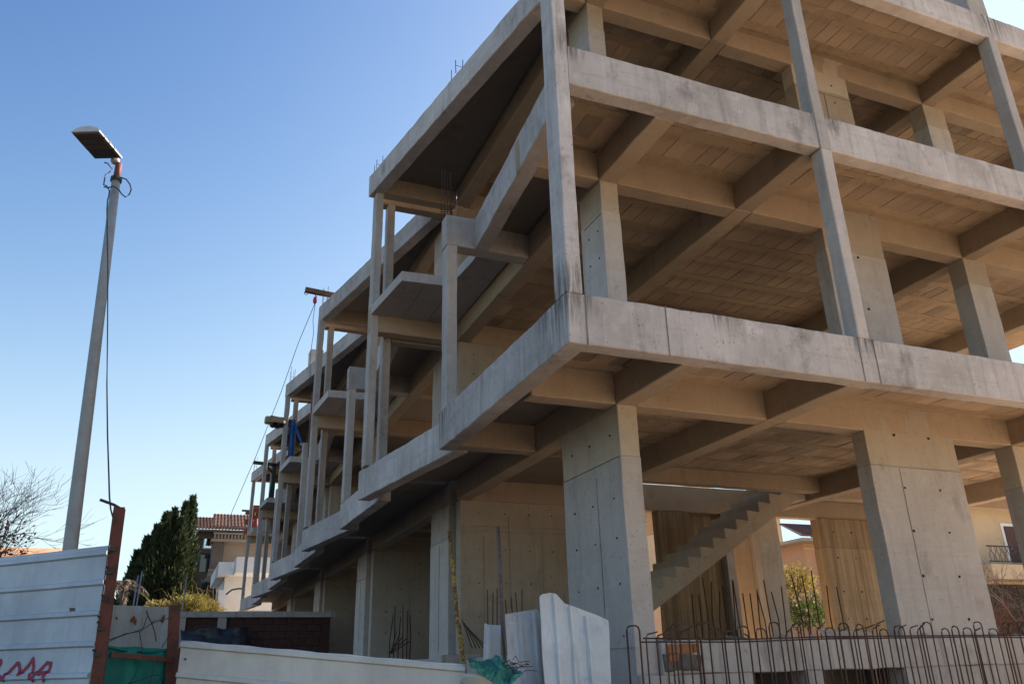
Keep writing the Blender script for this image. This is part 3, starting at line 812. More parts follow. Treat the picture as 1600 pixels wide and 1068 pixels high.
# --- second hoarding running down to the bucket
f2l, f2r = at(284, 1002, 8.3), at(728, 1040, 6.9)
low = thing('hoarding_fence', 'cream ribbed metal hoarding, low and long, in front of the dark ground floor', 'fence', (f2l.x, f2l.y, GROUND))
o, f2 = corrugated('sheet_panel', f2l, f2r, 1.75, 0.25, 0.05, 0.024, M_CREAM, None, first=0.0, bend=0.014, seed=21, ragged=0.015, nseg=30)
under(low, o)
for t in (0.02, 0.985):
    for k in (0.14, 0.40):
        p = f2l.lerp(f2r, t)+Vector((0, -.03, -k)); under(low, tube('bolt', [p, p+Vector((0, .06, 0))], 0.009, M_DARKST, None, 7))
under(low, tube('top_edge_roll', [f2l.lerp(f2r, k/20)+Vector((0, .0, .004*math.sin(k*1.7))) for k in range(21)], 0.014, M_CREAM, None, 6))
for t in (0.0, .5, .97):
    p = f2l.lerp(f2r, t)+Vector((0, .07, -.05)); under(low, beam_between('post', p, (p.x, p.y, GROUND), .06, .06, M_RUSTP))

# --- loose sheets leaning in front of the corner column
def sheet(name, label, outline, Y0, Y1, ribs, m, base_loc, thick=0.02):
    """outline in photo pixels; ribs = list of ((x0,y0),(x1,y1)); flat panels between folded ribs"""
    root = thing(name, label, 'metal sheet', base_loc, 'loose metal sheets by the corner column')
    ys = [p[1] for p in outline]; ymin, ymax = min(ys), max(ys)
    def P(x, y, off=0.0):
        t = (y-ymin)/(ymax-ymin); p = at(x, y, Y0+(Y1-Y0)*t)
        p += Vector((0, 0.022*noise.noise(Vector((p.x*4, p.z*3, base_loc[0]*7))), 0))
        return p+Vector((0, -off, 0))
    bm = bmesh.new(); n = 30
    # rows of points between left and right boundary
    rows = []
    for j in range(n+1):
        y = ymin+(ymax-ymin)*(j/n)**2.6; xs = []
        for (xa, ya), (xb_, yb_) in zip(outline, outline[1:]+outline[:1]):
            if (ya <= y <= yb_ or yb_ <= y <= ya) and abs(ya-yb_) > 1e-6: xs.append(xa+(xb_-xa)*(y-ya)/(yb_-ya))
        if len(xs) < 2: xs = xs*2
        rows.append([P(min(xs)+(max(xs)-min(xs))*i/10, y) for i in range(11)])
    V = [[bm.verts.new(p) for p in r] for r in rows]
    for a, b in zip(V, V[1:]):
        for i in range(10):
            try: bm.faces.new((a[i], a[i+1], b[i+1], b[i]))
            except ValueError: pass
    bmesh.ops.remove_doubles(bm, verts=bm.verts, dist=1e-5)
    o = finish('sheet_panel', bm, m); md = o.modifiers.new('t', 'SOLIDIFY'); md.thickness = 0.005
    under(root, o)
    for (xa, ya), (xb_, yb_) in ribs:
        bm = bmesh.new(); prev = None
        for k in range(13):
            t = k/12; x, y = xa+(xb_-xa)*t, ya+(yb_-ya)*t
            p = P(x, y); wv = Vector((1, 0.15, 0))*0.02
            ring = [bm.verts.new(q) for q in (p-wv*1.4, p-wv*.6+Vector((0, -.034, 0)), p+wv*.6+Vector((0, -.034, 0)), p+wv*1.4)]
            if prev:
                for i in range(3): bm.faces.new((prev[i], prev[i+1], ring[i+1], ring[i]))
            prev = ring
        bmesh.ops.recalc_face_normals(bm, faces=bm.faces)
        under(root, finish('rib', bm, m))
    return root
def gp(x, y, Y): p = at(x, y, Y); return (p.x, p.y, GROUND)
M_SHEET2 = dirty_sheet('rusting_galvanised_sheet', (0.46, 0.475, 0.49), (0.24, 0.16, 0.11), 0.9)
sheet('metal_sheet', 'large bent pale metal sheet with a torn slanting top leaning by the corner column',
      [(842, 932), (846, 928), (858, 926), (868, 927), (884, 944), (894, 946), (950, 967), (951, 976), (962, 1300), (866, 1300)], 7.45, 6.95,
      [((864, 928), (892, 1300)), ((890, 947), (918, 1300)), ((915, 962), (946, 1300))], M_SHEET, gp(905, 1000, 7.2))
sheet('metal_sheet', 'pale metal sheet with brown rust runs standing left of the large torn sheet',
      [(789, 959), (806, 956), (839, 951), (846, 966), (868, 1300), (812, 1300)], 7.62, 7.3,
      [((810, 957), (836, 1300)), ((834, 954), (860, 1300))], M_SHEET2, gp(830, 1000, 7.5))
sheet('metal_sheet', 'short narrow pale metal strip standing beside the brown pole',
      [(757, 973), (768, 976), (783, 976), (782, 1300), (748, 1300)], 7.9, 7.7,
      [((764, 976), (760, 1300))], M_SHEET, gp(768, 1000, 7.8))
# rust runs on the middle sheet
M_RUN = plain('rust_run', (0.22, 0.10, 0.045), 0.9, 0.4, 20, 0, 0, (0.35, 0.27, 0.2))
# poles
pl = tube('yellow_pole', [at(702, 829, 9.4), at(707, 880, 9.2), at(714, 960, 8.95), at(725, 1036, 8.7), at(729, 1060, 8.62)+Vector((0, 0, -1.2))], 0.026, plain('yellow_flaking_paint', (0.42, 0.24, 0.03), 0.7, 0.6, 26, 0, 0.3, (0.10, 0.045, 0.02), 0.45, 0.55), None, 8)
tag(pl, 'yellow flaking painted pole leaning against the column behind the cream hoarding', 'pole')
pl = tube('brown_pole', [at(778, 824, 9.0), at(782, 900, 8.5), at(785, 980, 8.1), at(789, 1040, 7.9), at(792, 1068, 7.85)+Vector((0, 0, -1.2))], 0.021, plain('brown_weathered_pole', (0.17, 0.12, 0.10), 0.85, 0.4, 20, 0, 0.3, (0.09, 0.055, 0.04)), None, 8)
tag(pl, 'brown rusty pole standing upright behind the metal sheets', 'pole')
# --- bucket with a green torn tarp
bp = at(757, 1075, 6.75)
M_BUCK = plain('cream_plastic', (0.60, 0.55, 0.45), 0.45, 0.15, 5, 0, 0.05)
bk = thing('bucket', 'cream plastic tub tilted at the end of the cream hoarding', 'bucket', (bp.x, bp.y, bp.z-.5))
bm = bmesh.new(); prof = [(0.13, -.42), (0.185, 0.0), (0.205, 0.0), (0.205, 0.03), (0.19, 0.035), (0.175, 0.0), (0.125, -.40)]
ns = 28; T = Matrix.Translation(bp) @ Matrix.Rotation(R(24), 4, 'Y') @ Matrix.Rotation(R(-12), 4, 'X')
ringv = [[bm.verts.new(T @ Vector((r*math.cos(2*math.pi*k/ns), r*math.sin(2*math.pi*k/ns), z))) for k in range(ns)] for r, z in prof]
for a, b in zip(ringv, ringv[1:]):
    for k in range(ns): bm.faces.new((a[k], a[(k+1) % ns], b[(k+1) % ns], b[k]))
bm.faces.new(ringv[0][::-1]); bm.faces.new(ringv[-1])
bmesh.ops.recalc_face_normals(bm, faces=bm.faces)
under(bk, finish('tub', bm, M_BUCK, None, True))
M_TARP = plain('green_tarp', (0.008, 0.13, 0.10), 0.5, 0.3, 9, 0, 0.1, (0.03, 0.27, 0.20), .5, .75)
bm = bmesh.new(); G = []
crest = [(730, 1029), (752, 1034), (766, 1030), (776, 1022), (786, 1030), (796, 1042), (806, 1046)]
foot = [(733, 1036), (744, 1048), (758, 1058), (770, 1066), (783, 1078), (792, 1076), (803, 1052)]
nu = 30
for j in range(9):
    row = []
    for i in range(nu+1):
        u = i/nu*(len(crest)-1); k = min(int(u), len(crest)-2); f_ = u-k
        cx, cy = crest[k][0]+(crest[k+1][0]-crest[k][0])*f_, crest[k][1]+(crest[k+1][1]-crest[k][1])*f_
        fx, fy = foot[k][0]+(foot[k+1][0]-foot[k][0])*f_, foot[k][1]+(foot[k+1][1]-foot[k][1])*f_
        t = j/8; p = at(cx+(fx-cx)*t, cy+(fy-cy)*t, 6.95-0.42*t)
        p += Vector((0, -0.12*math.sin(t*math.pi), 0))+noise.noise_vector(Vector((i*.35, j*.6, 2)))*0.022
        row.append(bm.verts.new(p))
    G.append(row)
for j in range(8):
    for i in range(nu): bm.faces.new((G[j][i], G[j][i+1], G[j+1][i+1], G[j+1][i]))
o = finish('green_tarp', bm, M_TARP, None, True)
md = o.modifiers.new('s', 'SUBSURF'); md.levels = 2; md.render_levels = 2
tx = bpy.data.textures.new('creases', 'CLOUDS'); tx.noise_scale = 0.07; tx.noise_depth = 3
md = o.modifiers.new('d', 'DISPLACE'); md.texture = tx; md.strength = 0.05; md.texture_coords = 'LOCAL'
md = o.modifiers.new('t', 'SOLIDIFY'); md.thickness = 0.003
tag(o, 'crumpled green plastic tarp stuffed over the cream tub', 'tarp')
tw = thing('tie_wire', 'tangle of rusty wires beside the green tarp and leaning sheets', 'wire', tuple(at(800, 1040, 6.8)))
for k in range(9):
    a = (788+random.uniform(-6, 14), 1036+random.uniform(-8, 12))
    wire([a, (a[0]+random.uniform(4, 14), a[1]+random.uniform(-7, 7)), (a[0]+random.uniform(10, 26), a[1]+random.uniform(-5, 5)), (a[0]+random.uniform(18, 42), a[1]+random.uniform(-4, 4))], 6.65+random.uniform(-.1, .1), 0.003, tw, M_RUST)

# ================================================================== REINFORCING BARS
def bars(label, items, m=M_RUST, loc=None, group=None, name='starter_bars'):
    root = thing(name, label, 'rebar', loc or tuple(items[0][0][0]), group)
    for pts, r in items: under(root, tube('bar', pts, r, m, None, 5))
    return root
# row of bent bars in front of the plinth
cage = thing('rebar_row', 'long row of rusty hooked reinforcing bars in front of the plinth wall', 'rebar', (3.8, 6.6, GROUND))
x = 3.80; k = 0; zt = 0.33
while x < 12.5:
    y = 6.62+random.uniform(-.05, .05); top = 0.31+random.uniform(-.05, .04)-(0.02 if x < 4.2 else 0); w = 0.11+random.uniform(-.02, .03)
    lean = random.uniform(-.03, .03); r = random.uniform(.0065, .0085)
    kind = random.random()
    if kind < 0.34:      # hairpin
        pts = [(x+lean, y, GROUND), (x, y, top-.035), (x+.012, y, top-.008), (x+.035, y, top), (x+w-.035, y+.01, top+.004), (x+w-.012, y, top-.008), (x+w, y, top-.04), (x+w-lean, y, GROUND)]
    elif kind < 0.88:   # single bar bent over at the top
        ang = random.uniform(-.5, .9); L = random.uniform(.05, .15)
        pts = [(x+lean, y, GROUND), (x, y, top-.03), (x+.012*math.cos(ang), y-.01, top-.004), (x+L*math.cos(ang), y-.02-L*math.sin(ang)*.6, top+.018+random.uniform(-.005, .012))]
    else:
        pts = [(x+lean, y, GROUND), (x, y, top-.07), (x-.015, y, top-.04), (x-.06, y-.02, top-.025)]
    under(cage, tube('bar', pts, r, M_RUST, None, 6)); k += 1
    x += (w if kind < .34 else 0)+random.uniform(.025, .085)
for z, yy in ((0.215, 6.72), (0.19, 6.78)):
    under(cage, tube('tie_bar', [(4.0+q*1.05, yy+random.uniform(-.02, .02), z+random.uniform(-.012, .012)) for q in range(9)], 0.0075, M_RUST, None, 6))
def cluster(xs, Y, zb, ztop, label, jitter=.04, r=0.011, loc=None):
    its = []
    for x in xs:
        t = ztop+random.uniform(-.18, .12)
        its.append(([Vector((x+random.uniform(-jitter, jitter)*.4, Y, zb)), Vector((x, Y+random.uniform(-.05, .05), (zb+t)/2)), Vector((x+random.uniform(-jitter, jitter), Y+random.uniform(-.08, .08), t))], r))
    return bars(label, its)
cluster([8.35+.135*k for k in range(15)], 12.9-.6, 0.2, 1.28, 'upright rusty starter bars in front of the board marked wall under the stair', .05)
cluster([10.3, 10.45, 10.66, 10.95, 11.2], 11.9, 0.2, 1.4, 'five tall rusty starter bars standing in the sunlit gap by the stair', .06)
cluster([5.0+.09*k for k in range(8)], 13.4, 0.2, 1.15, 'thin dark starter bars standing in front of the tan wall behind the yellow pole', .04, .009)
its = []
for k in range(5):
    a = at(722+k*3, 968+k*4, 12.6); b_ = at(738+k*6, 1012, 12.6); its.append(([a, b_], .009))
bars('crossed leaning rebars beside the foot of the yellow pole', its)
cluster([5.05+.1*k for k in range(6)], 20.2, 0.2, 1.4, 'dark starter bars in the shadow at the second ground floor wall', .04, .013)
its = [([at(612+random.uniform(-4, 4), 1020, 19.8), at(620+k*5, 985+k*4, 19.8)], .012) for k in range(5)]
bars('fan of bent dark bars in the shadow at the second ground floor wall', its)
# starters on the roof edge
def starters(x, y, z, h, label):
    its = [([Vector((x+dx_, y+dy_, z-.05)), Vector((x+dx_+random.uniform(-.02, .02), y+dy_, z+h*random.uniform(.6, 1)))], .008) for dx_, dy_ in ((0, 0), (.12, 0), (0, .25), (.12, .25))]
    its.append(([Vector((x-.01, y-.01, z+h*.35)), Vector((x+.14, y-.01, z+h*.35))], .005))
    return bars(label, its, M_DARKST, (x, y, z), 'starter bars on the roof edge')
starters(3.50, 10.6, C1, 0.30, 'starter bars on the roof edge nearest the corner column')
starters(2.92, 14.0, C1, 0.42, 'starter bars at the tip of the first roof edge')
starters(3.06, 21.1, C1, 0.75, 'starter bars under the rusty hoist beam at the second roof tip')
starters(3.10, 27.9, C1, 0.62, 'starter bars at the third roof tip below the cable')
starters(3.25, 42.2, C1, 0.8, 'starter bars at the farthest roof tip')
# bars bundle standing above the column end block
its = [([at(690+k*4.5, 345, 10.75), at(691+k*4.3, 268+random.uniform(-6, 8), 10.9)], .006) for k in range(4)]
its += [([at(688, 336-k*3, 10.7), at(707, 340-k*4, 10.7), at(705, 331-k*4, 10.8)], .006) for k in range(4)]
bars('bundle of rusty starter bars tied with stirrups above the slender column head', its)

# concrete stub on the roof far left
stub = cbox('roof_stub', 3.5, 3.95, 26.3, 26.8, C1, C1+.75, M_GREY, bld)

# ================================================================== HOISTS ON THE BUILDING
M_RED = plain('red_paint', (0.5, 0.015, 0.03), 0.5, 0.2, 20)
M_BLUE = plain('blue_prop_paint', (0.01, 0.10, 0.34), 0.55, 0.3, 12)
M_TAN = plain('tan_motor_case', (0.40, 0.25, 0.12), 0.6, 0.3, 8)
M_CABLE = plain('steel_cable', (0.16, 0.16, 0.17), 0.5, 0.2, 20)
ha, hb = at(477, 452.5, 20.6), at(519, 461, 20.6); hb = hb+(hb-ha)*1.2
hoist = thing('hoist_beam', 'rusty hoist beam with red pulley block sticking out over the roof edge', 'hoist', tuple(ha.lerp(hb, .7)))
M_RUSTB = plain('brown_hoist_beam', (0.16, 0.075, 0.045), 0.8, 0.35, 10, 0, .2, (0.09, 0.04, 0.025))
under(hoist, beam_between('boom', ha, hb, 0.12, 0.13, M_RUSTB))
p = at(493, 462.5, 20.5)
under(hoist, tube('hook', [p+Vector((.0, 0, .02)), p+Vector((.035, 0, -.03)), p+Vector((0, 0, -.07)), p+Vector((-.03, 0, -.05))], .014, M_RED, None, 6))
under(hoist, tube('shackle', [at(493, 459, 20.5), at(493, 463, 20.5)], .012, M_DARKST, None, 6))
bm = bmesh.new(); bmesh.ops.create_uvsphere(bm, u_segments=12, v_segments=8, radius=1); 
for v in bm.verts: v.co = Vector((v.co.x*.055, v.co.y*.04, v.co.z*(.13 if v.co.z > 0 else .09)))+at(492, 470, 20.5)
under(hoist, finish('pulley_block', bm, M_RED, None, True))
q = at(478.5, 457.5, 20.55); under(hoist, tube('eye', [q+Vector((.05*math.cos(a), 0, .05*math.sin(a))) for a in [k*.6 for k in range(11)]], .010, M_DARKST, None, 5))
cb = tube('hoist_cable', [at(492, 474, 20.5), at(466, 536, 21.5), at(440, 610, 23.0), at(400, 712, 25.5), at(362, 800, 28.0), at(352, 830, 29.0)], 0.009, M_CABLE, None, 5)
tag(cb, 'long steel cable running slantwise down from the red pulley block', 'cable')
cb = tube('hoist_rope', [at(492.5, 474, 20.5), at(489, 500, 20.5), at(490, 520, 20.5), at(486, 545, 20.6), at(485, 566, 20.7), at(484, 600, 20.8)], 0.008, M_CABLE, None, 5)
tag(cb, 'slack wavy rope hanging straight down from the red pulley block', 'rope')
# arm with winch and blue prop
win = thing('winch_arm', 'black winch arm with tan motor braced by blue props on the balcony', 'hoist', tuple(at(457, 730, 28.0)))
Yw = 28.0
under(win, beam_between('arm', at(422, 651.5, Yw), at(457, 659, Yw), .14, .12, M_DARKST))
under(win, beam_between('knee_brace', at(444, 656, Yw), at(458, 672, Yw), .08, .10, M_DARKST))
bm = box_bm(-.35, .30, -.15, .15, -.12, .12, .04)
for v in bm.verts: v.co = v.co+at(430, 657, Yw)
under(win, finish('motor', bm, M_TAN))
for xx, rr in ((427, .12), (434, .15), (440, .12)):
    c = at(xx, 661.5, Yw); under(win, tube('drum', [c+Vector((0, -.14, 0)), c+Vector((0, .14, 0))], rr, M_DARKST, None, 12))
under(win, tube('prop', [at(458, 656, Yw), at(452, 732, Yw)], 0.085, M_BLUE, None, 8))
under(win, tube('prop', [at(460, 662, Yw), at(474, 698, Yw-.3)], 0.05, M_BLUE, None, 8))
p = at(472, 695, Yw-.3); under(win, tube('clamp', [p+Vector((-.05, 0, 0)), p+Vector((.06, 0, .06))], .06, M_GALV, None, 6))
arm2 = thing('winch_arm', 'black steel arm on a dark post at the far end of the building', 'hoist', tuple(at(425, 785, 35.2)))
Yx = 35.2
under(arm2, beam_between('arm', at(396, 722, Yx), at(440, 727, Yx), .16, .12, M_DARKST))
under(arm2, beam_between('post', at(429, 726, Yx), at(424, 788, Yx), .16, .16, M_DARKST))
under(arm2, beam_between('knee_brace', at(415, 726, Yx), at(426, 738, Yx), .08, .1, M_DARKST))
under(arm2, beam_between('back_stay', at(427, 745, Yx), at(418, 788, Yx), .06, .06, M_DARKST))
hose = tube('red_pipe', [at(490.5, 613, 21.8), at(487, 660, 21.9), at(484, 715, 22.0)], .06, M_RED, None, 7)
tag(hose, 'dark red pipe standing between the slender columns', 'pipe')
hose.data.materials[0] = plain('dull_red_pipe', (0.13, 0.02, 0.015), 0.6, .3, 9)
# red brick infill and tarp on the farthest balcony
rb = thing('brick_stack', 'red brick infill and pink tarp between the farthest columns', 'bricks', tuple(at(402, 800, 43.2)))
M_BRK = plain('red_brick', (0.28, 0.075, 0.045), 0.9, .35, 9, 0, .3, (0.17, 0.05, 0.035))
a = at(396, 787, 43.5); w0 = at(411, 787, 43.5).x-a.x; hB = a.z-at(396, 834, 43.5).z
bmesh_brick = bpy.data.meshes.new('brick'); b_ = box_bm(-.235, .235, -.1, .1, -.115, .115, .012); b_.to_mesh(bmesh_brick); b_.free(); bmesh_brick.materials.append(M_BRK)
nz = int(hB/.25)
for j in range(nz):
    for i in range(3):
        o = bpy.data.objects.new('brick', bmesh_brick); C.objects.link(o)
        o.location = (a.x+.1+(i+(j % 2)*.5)*.49-.2, 43.7+random.uniform(-.02, .02), a.z-hB+.12+j*.25); under(rb, o)
under(rb, cloth('tarp', [at(390, 812, 43.2), at(403, 810, 43.2), at(403, 833, 43.2), at(391, 836, 43.2)], 6, 8, .12, plain('pink_tarp', (.36, .07, .10), .7, .3, 4), None, 3))
under(rb, beam_between('plank', at(378, 797, 43), at(409, 799, 43), .25, .06, M_RUSTB))

# ================================================================== STREET LAMP
lb, lt = at(109, 862, 11), at(181.5, 281, 11)
dv = (lb-lt).normalized(); le = lt+dv*((lt.z-GROUND)/-dv.z)
lamp = thing('street_lamp', 'tall grey street lamp with a flat tilted head and a red sleeve', 'street lamp', tuple(le))
under(lamp, tube('pole', [le, lb, lb.lerp(lt, .5), lt], 0.095, M_POLE, None, 20, 0.058))
sl = at(186, 256, 11)
under(lamp, tube('collar', [lt+Vector((0, 0, -.03)), lt+Vector((0, 0, .03))], .075, M_DARKST, None, 16))
under(lamp, tube('sleeve', [lt, lt.lerp(sl, .6), sl], .045, plain('red_primer', (.14, .035, .03), .7, .3, 14), None, 14))
# head: a shell with domed top, three dark lens panels and a grey gear bay beneath
def atz(x, y, z):
    d = at(x, y, 1.0); return d*(z/d.z)
ZL = at(186, 248, 11).z
pa, pb_, pc, pd = atz(113, 207, ZL+.10), atz(153, 204, ZL+.06), atz(190, 245, ZL), atz(149, 250, ZL+.04)
ctr = (pa+pb_+pc+pd)/4
ul = ((pa-pd)+(pb_-pc)).normalized()           # towards the tip
uw = ((pb_-pa)+(pc-pd)); uw = (uw-ul*uw.dot(ul)).normalized()
un = ul.cross(uw).normalized()
if un.z < 0: un = -un
Lh = ((pa-pd).length+(pb_-pc).length)/2; Wh = ((pb_-pa).length+(pc-pd).length)/2
M_HEAD = plain('lamp_head_casting', (.52, .53, .53), .45, .12, 6)
M_LENS = plain('lamp_underside', (.10, .08, .065), .4, .2, 10)
bm = bmesh.new(); nu, nv = 12, 10; top = []; bot = []
for j in range(nv+1):
    v_ = j/nv-.5; rt, rb_ = [], []
    for i in range(nu+1):
        u_ = i/nu-.5
        dome = 0.015+0.085*(1-(2*v_)**2)**.7
        p = ctr+ul*(u_*Lh)+uw*(v_*Wh)
        rt.append(bm.verts.new(p+un*(dome))); rb_.append(bm.verts.new(p))
    top.append(rt); bot.append(rb_)
for G, fl_ in ((top, 1), (bot, -1)):
    for j in range(nv):
        for i in range(nu):
            q = (G[j][i], G[j][i+1], G[j+1][i+1], G[j+1][i]); bm.faces.new(q if fl_ > 0 else q[::-1])
for j in range(nv):
    for i in (0, nu): bm.faces.new((top[j][i], top[j+1][i], bot[j+1][i], bot[j][i]))
for i in range(nu):
    for j in (0, nv): bm.faces.new((top[j][i], top[j][i+1], bot[j][i+1], bot[j][i]))
bmesh.ops.recalc_face_normals(bm, faces=bm.faces)
under(lamp, finish('head', bm, M_HEAD, None, False))
def headbox(name, u0, u1, v0, v1, h0, h1, m):
    bm = bmesh.new(); V = []
    for h in (h0, h1):
        V.append([bm.verts.new(ctr+ul*(u*Lh)+uw*(v*Wh)+un*h) for u, v in ((u0, v0), (u1, v0), (u1, v1), (u0, v1))])
    bm.faces.new(V[0][::-1]); bm.faces.new(V[1])
    for k in range(4): bm.faces.new((V[0][k], V[0][(k+1) % 4], V[1][(k+1) % 4], V[1][k]))
    bmesh.ops.recalc_face_normals(bm, faces=bm.faces)
    return under(lamp, finish(name, bm, m))
for k in range(3): headbox('lens_panel', .47-.205*(k+1)+.008, .47-.205*k-.008, -.46, .44, -.018, -.002, M_LENS)
headbox('gear_cover', -.47, -.16, -.46, .44, -.012, -.002, plain('dark_gear_cover', (.05, .055, .06), .5, .2, 8))
for k in range(3): headbox('side_clip', .47-.205*(k+1)-.012, .47-.205*(k+1)+.012, .47, .515, -.01, .04, M_DARKST)
c = at(180, 251, 11.1); bm = bmesh.new(); bmesh.ops.create_uvsphere(bm, u_segments=12, v_segments=8, radius=.062)
for v in bm.verts: v.co += c
under(lamp, finish('knuckle', bm, M_POLE, None, True))
cbl = thing('lamp_cable', 'loose black cable looped round the top of the street lamp and hanging down', 'cable', tuple(at(172, 290, 10.9)))
def cab(pix, Y, r=.009): return under(cbl, tube('cable_run', [at(x, y, Y) for x, y in pix], r, M_DARKST, None, 6))
cab([(176, 262), (172, 268), (165, 273), (163, 282), (162, 289), (166, 290), (168, 293), (171, 298), (170, 306), (168, 313), (167, 330)], 10.85)
cab([(162, 292), (170, 293), (178, 291), (186, 297), (190, 303), (196, 308), (202, 304), (205, 296), (203, 288), (197, 280), (188, 277)], 10.85)
cab([(163, 254), (168, 255), (174, 262)], 10.9)
pix = [(167, 330), (168.5, 420), (168, 520), (167, 600), (168, 680), (170, 740), (171, 776), (173, 795), (177, 810)]
P = [at(x, y, 10.6-2.4*max(0, (y-600))/210) for x, y in pix]
under(cbl, tube('hanging_cable', P, .008, M_DARKST, None, 6))

# ================================================================== VEGETATION
def leaf_mat(name, c1, c2, trans=0.15):
    m, nt, b = new_mat(name, 0.65); oi = N(nt, 'ShaderNodeNewGeometry')
    nt.links.new(ramp(nt, oi.outputs['Random Per Island'], [(0.0, c1), (1.0, c2)]), b.inputs['Base Color'])
    b.inputs['Specular IOR Level'].default_value = .2
    if trans:
        tr = N(nt, 'ShaderNodeBsdfTranslucent'); nt.links.new(ramp(nt, oi.outputs['Random Per Island'], [(0.0, c1), (1.0, c2)]), tr.inputs['Color'])
        ms = N(nt, 'ShaderNodeMixShader'); ms.inputs[0].default_value = trans
        nt.links.new(b.outputs[0], ms.inputs[1]); nt.links.new(tr.outputs[0], ms.inputs[2])
        nt.links.new(ms.outputs[0], nt.nodes['Material Output'].inputs[0])
    return m
M_CYP = leaf_mat('cypress_foliage', (0.02, 0.034, 0.016), (0.06, 0.075, 0.03))
M_YEL = leaf_mat('yellow_bush_leaf', (0.15, 0.125, 0.03), (0.30, 0.25, 0.07), .35)
M_GRN = leaf_mat('green_bush_leaf', (0.03, 0.06, 0.015), (0.09, 0.13, 0.03), .25)
M_BARK = plain('grey_bark', (0.13, 0.10, 0.08), .9, .4, 14, 0, .4)
M_TWIG = plain('dark_twig', (0.10, 0.075, 0.065), .9, .3, 14, 0, 0)
M_DRY = leaf_mat('dry_grass', (0.20, 0.17, 0.06), (0.34, 0.28, 0.10), .3)

def leaf(bm, p, d, L, w):
    d = d.normalized(); a = Vector((random.gauss(0, 1), random.gauss(0, 1), random.gauss(0, 1))); s = d.cross(a).normalized()*w/2
    m_ = p+d*L*.5
    vs_ = [bm.verts.new(q) for q in (p, m_+s, p+d*L, m_-s)]; bm.faces.new(vs_)

def cypress(root_label, base, spires, nleaf, L):
    root = thing('cypress_tree', root_label, 'tree', tuple(base))
    bm = bmesh.new(); core = bmesh.new()
    for (dx_, dy_, h, rad, z0) in spires:
        b0 = Vector(base)+Vector((dx_, dy_, z0))
        def prof(t): return rad*(max(0.0, math.sin(math.pi*min(1, (t*.86+.14))))**.75)*(1.0 if t < .55 else (1-(t-.55)/.45*.55))
        # dark core
        rings = []
        for k in range(13):
            t = k/12; rr = prof(t)*.62
            rings.append([core.verts.new(b0+Vector((math.cos(a)*rr*(1+.15*noise.noise(Vector((a, t*6, dx_)))), math.sin(a)*rr, h*t*.97))) for a in [q*.5236 for q in range(12)]])
        for a, b in zip(rings, rings[1:]):
            for k in range(12): core.faces.new((a[k], a[(k+1) % 12], b[(k+1) % 12], b[k]))
        for _ in range(int(nleaf*h*rad)):
            t = random.random()**.9; a = random.uniform(0, 6.283)
            lump = 1+.55*noise.noise(Vector((math.cos(a)*2.1+dx_, math.sin(a)*2.1, t*h*.75)))+.28*noise.noise(Vector((math.cos(a)*5, math.sin(a)*5+dx_, t*h*2)))
            rr = prof(t)*lump*random.uniform(.72, 1.03)
            p = b0+Vector((math.cos(a)*rr, math.sin(a)*rr, h*t))
            d = Vector((math.cos(a)*.55, math.sin(a)*.55, 1.0+random.uniform(-.3, .3)))+Vector((random.gauss(0, .25), random.gauss(0, .25), 0))
            leaf(bm, p, d, L*random.uniform(.6, 1.3), L*.34)
    under(root, finish('foliage', bm, M_CYP)); under(root, finish('inner_foliage', core, M_CYP))
    under(root, tube('trunk', [Vector(base), Vector(base)+Vector((0, 0, 3.0))], .3, M_BARK, None, 8, .2))
cb_ = at(250, 1010, 50); cb_.z = GROUND
X_ = lambda px: at(px, 900, 50).x-cb_.x
Zp = lambda py: at(250, py, 50).z-GROUND
cypress('dark green cypress clump with three ragged spires left of the brown house', cb_,
        [(X_(277), 0, Zp(785)-2.0, .85, 2.0), (X_(287), .2, Zp(774)-4.5, .55, 4.5), (X_(260), .5, Zp(793)-2, .85, 2.0), (X_(248), -.6, Zp(806)-1.5, .85, 1.5), (X_(236), .2, Zp(822)-1.5, .9, 1.5),
         (X_(222), .0, Zp(842)-1, .95, 1), (X_(209), -.3, Zp(866)-1, .85, 1), (X_(281), .6, Zp(822)-1.5, .8, 1.5), (X_(289), .3, Zp(868)-1.2, .75, 1.2), (X_(268), -.8, Zp(838)-1, 1.3, 1), (X_(226), -.8, Zp(858)-1, 1.3, 1), (X_(243), -.9, Zp(828)-1, 1.3, 1), (X_(255), -1.0, Zp(835)-1, 1.35, 1), (X_(272), -.9, Zp(815)-1, 1.15, 1)], 560, .30)

def bare_tree(name, label, base, h, spread, lean, seed, m, depth=5, r0=.09, cat='tree', group=None, nb=3):
    rnd = random.Random(seed); root = thing(name, label, cat, tuple(base), group)
    bmt = bmesh.new(); bmb = bmesh.new()
    def grow(p, d, L, r, k):
        pts = [p]; q = p.copy(); dd = d.copy()
        for s in range(4):
            dd = (dd+Vector((rnd.gauss(0, .13), rnd.gauss(0, .13), rnd.gauss(0.05, .1)))).normalized(); q = q+dd*L/4; pts.append(q.copy())
        tube_bm(pts, r, 4 if k < depth else 6, bmt if k == depth else bmb, r*.62)
        if k == 0: return
        for j in range(nb+(1 if k > 2 else 0)):
            t = rnd.uniform(.4, 1.0); i = min(3, int(t*4)); st = pts[i].lerp(pts[i+1], t*4-i)
            ax = Vector((rnd.gauss(0, 1), rnd.gauss(0, 1), rnd.gauss(0, .6))).normalized()
            nd = (dd+ax*spread).normalized(); grow(st, nd, L*rnd.uniform(.55, .8), max(r*.55, .0035), k-1)
    grow(Vector(base), Vector((lean[0], lean[1], 1)).normalized(), h*.38, r0, depth)
    under(root, finish('trunk', bmt, m)); o = under(root, finish('crown', bmb, m)); return root
tb = at(-98, 1000, 24); tb.z = GROUND
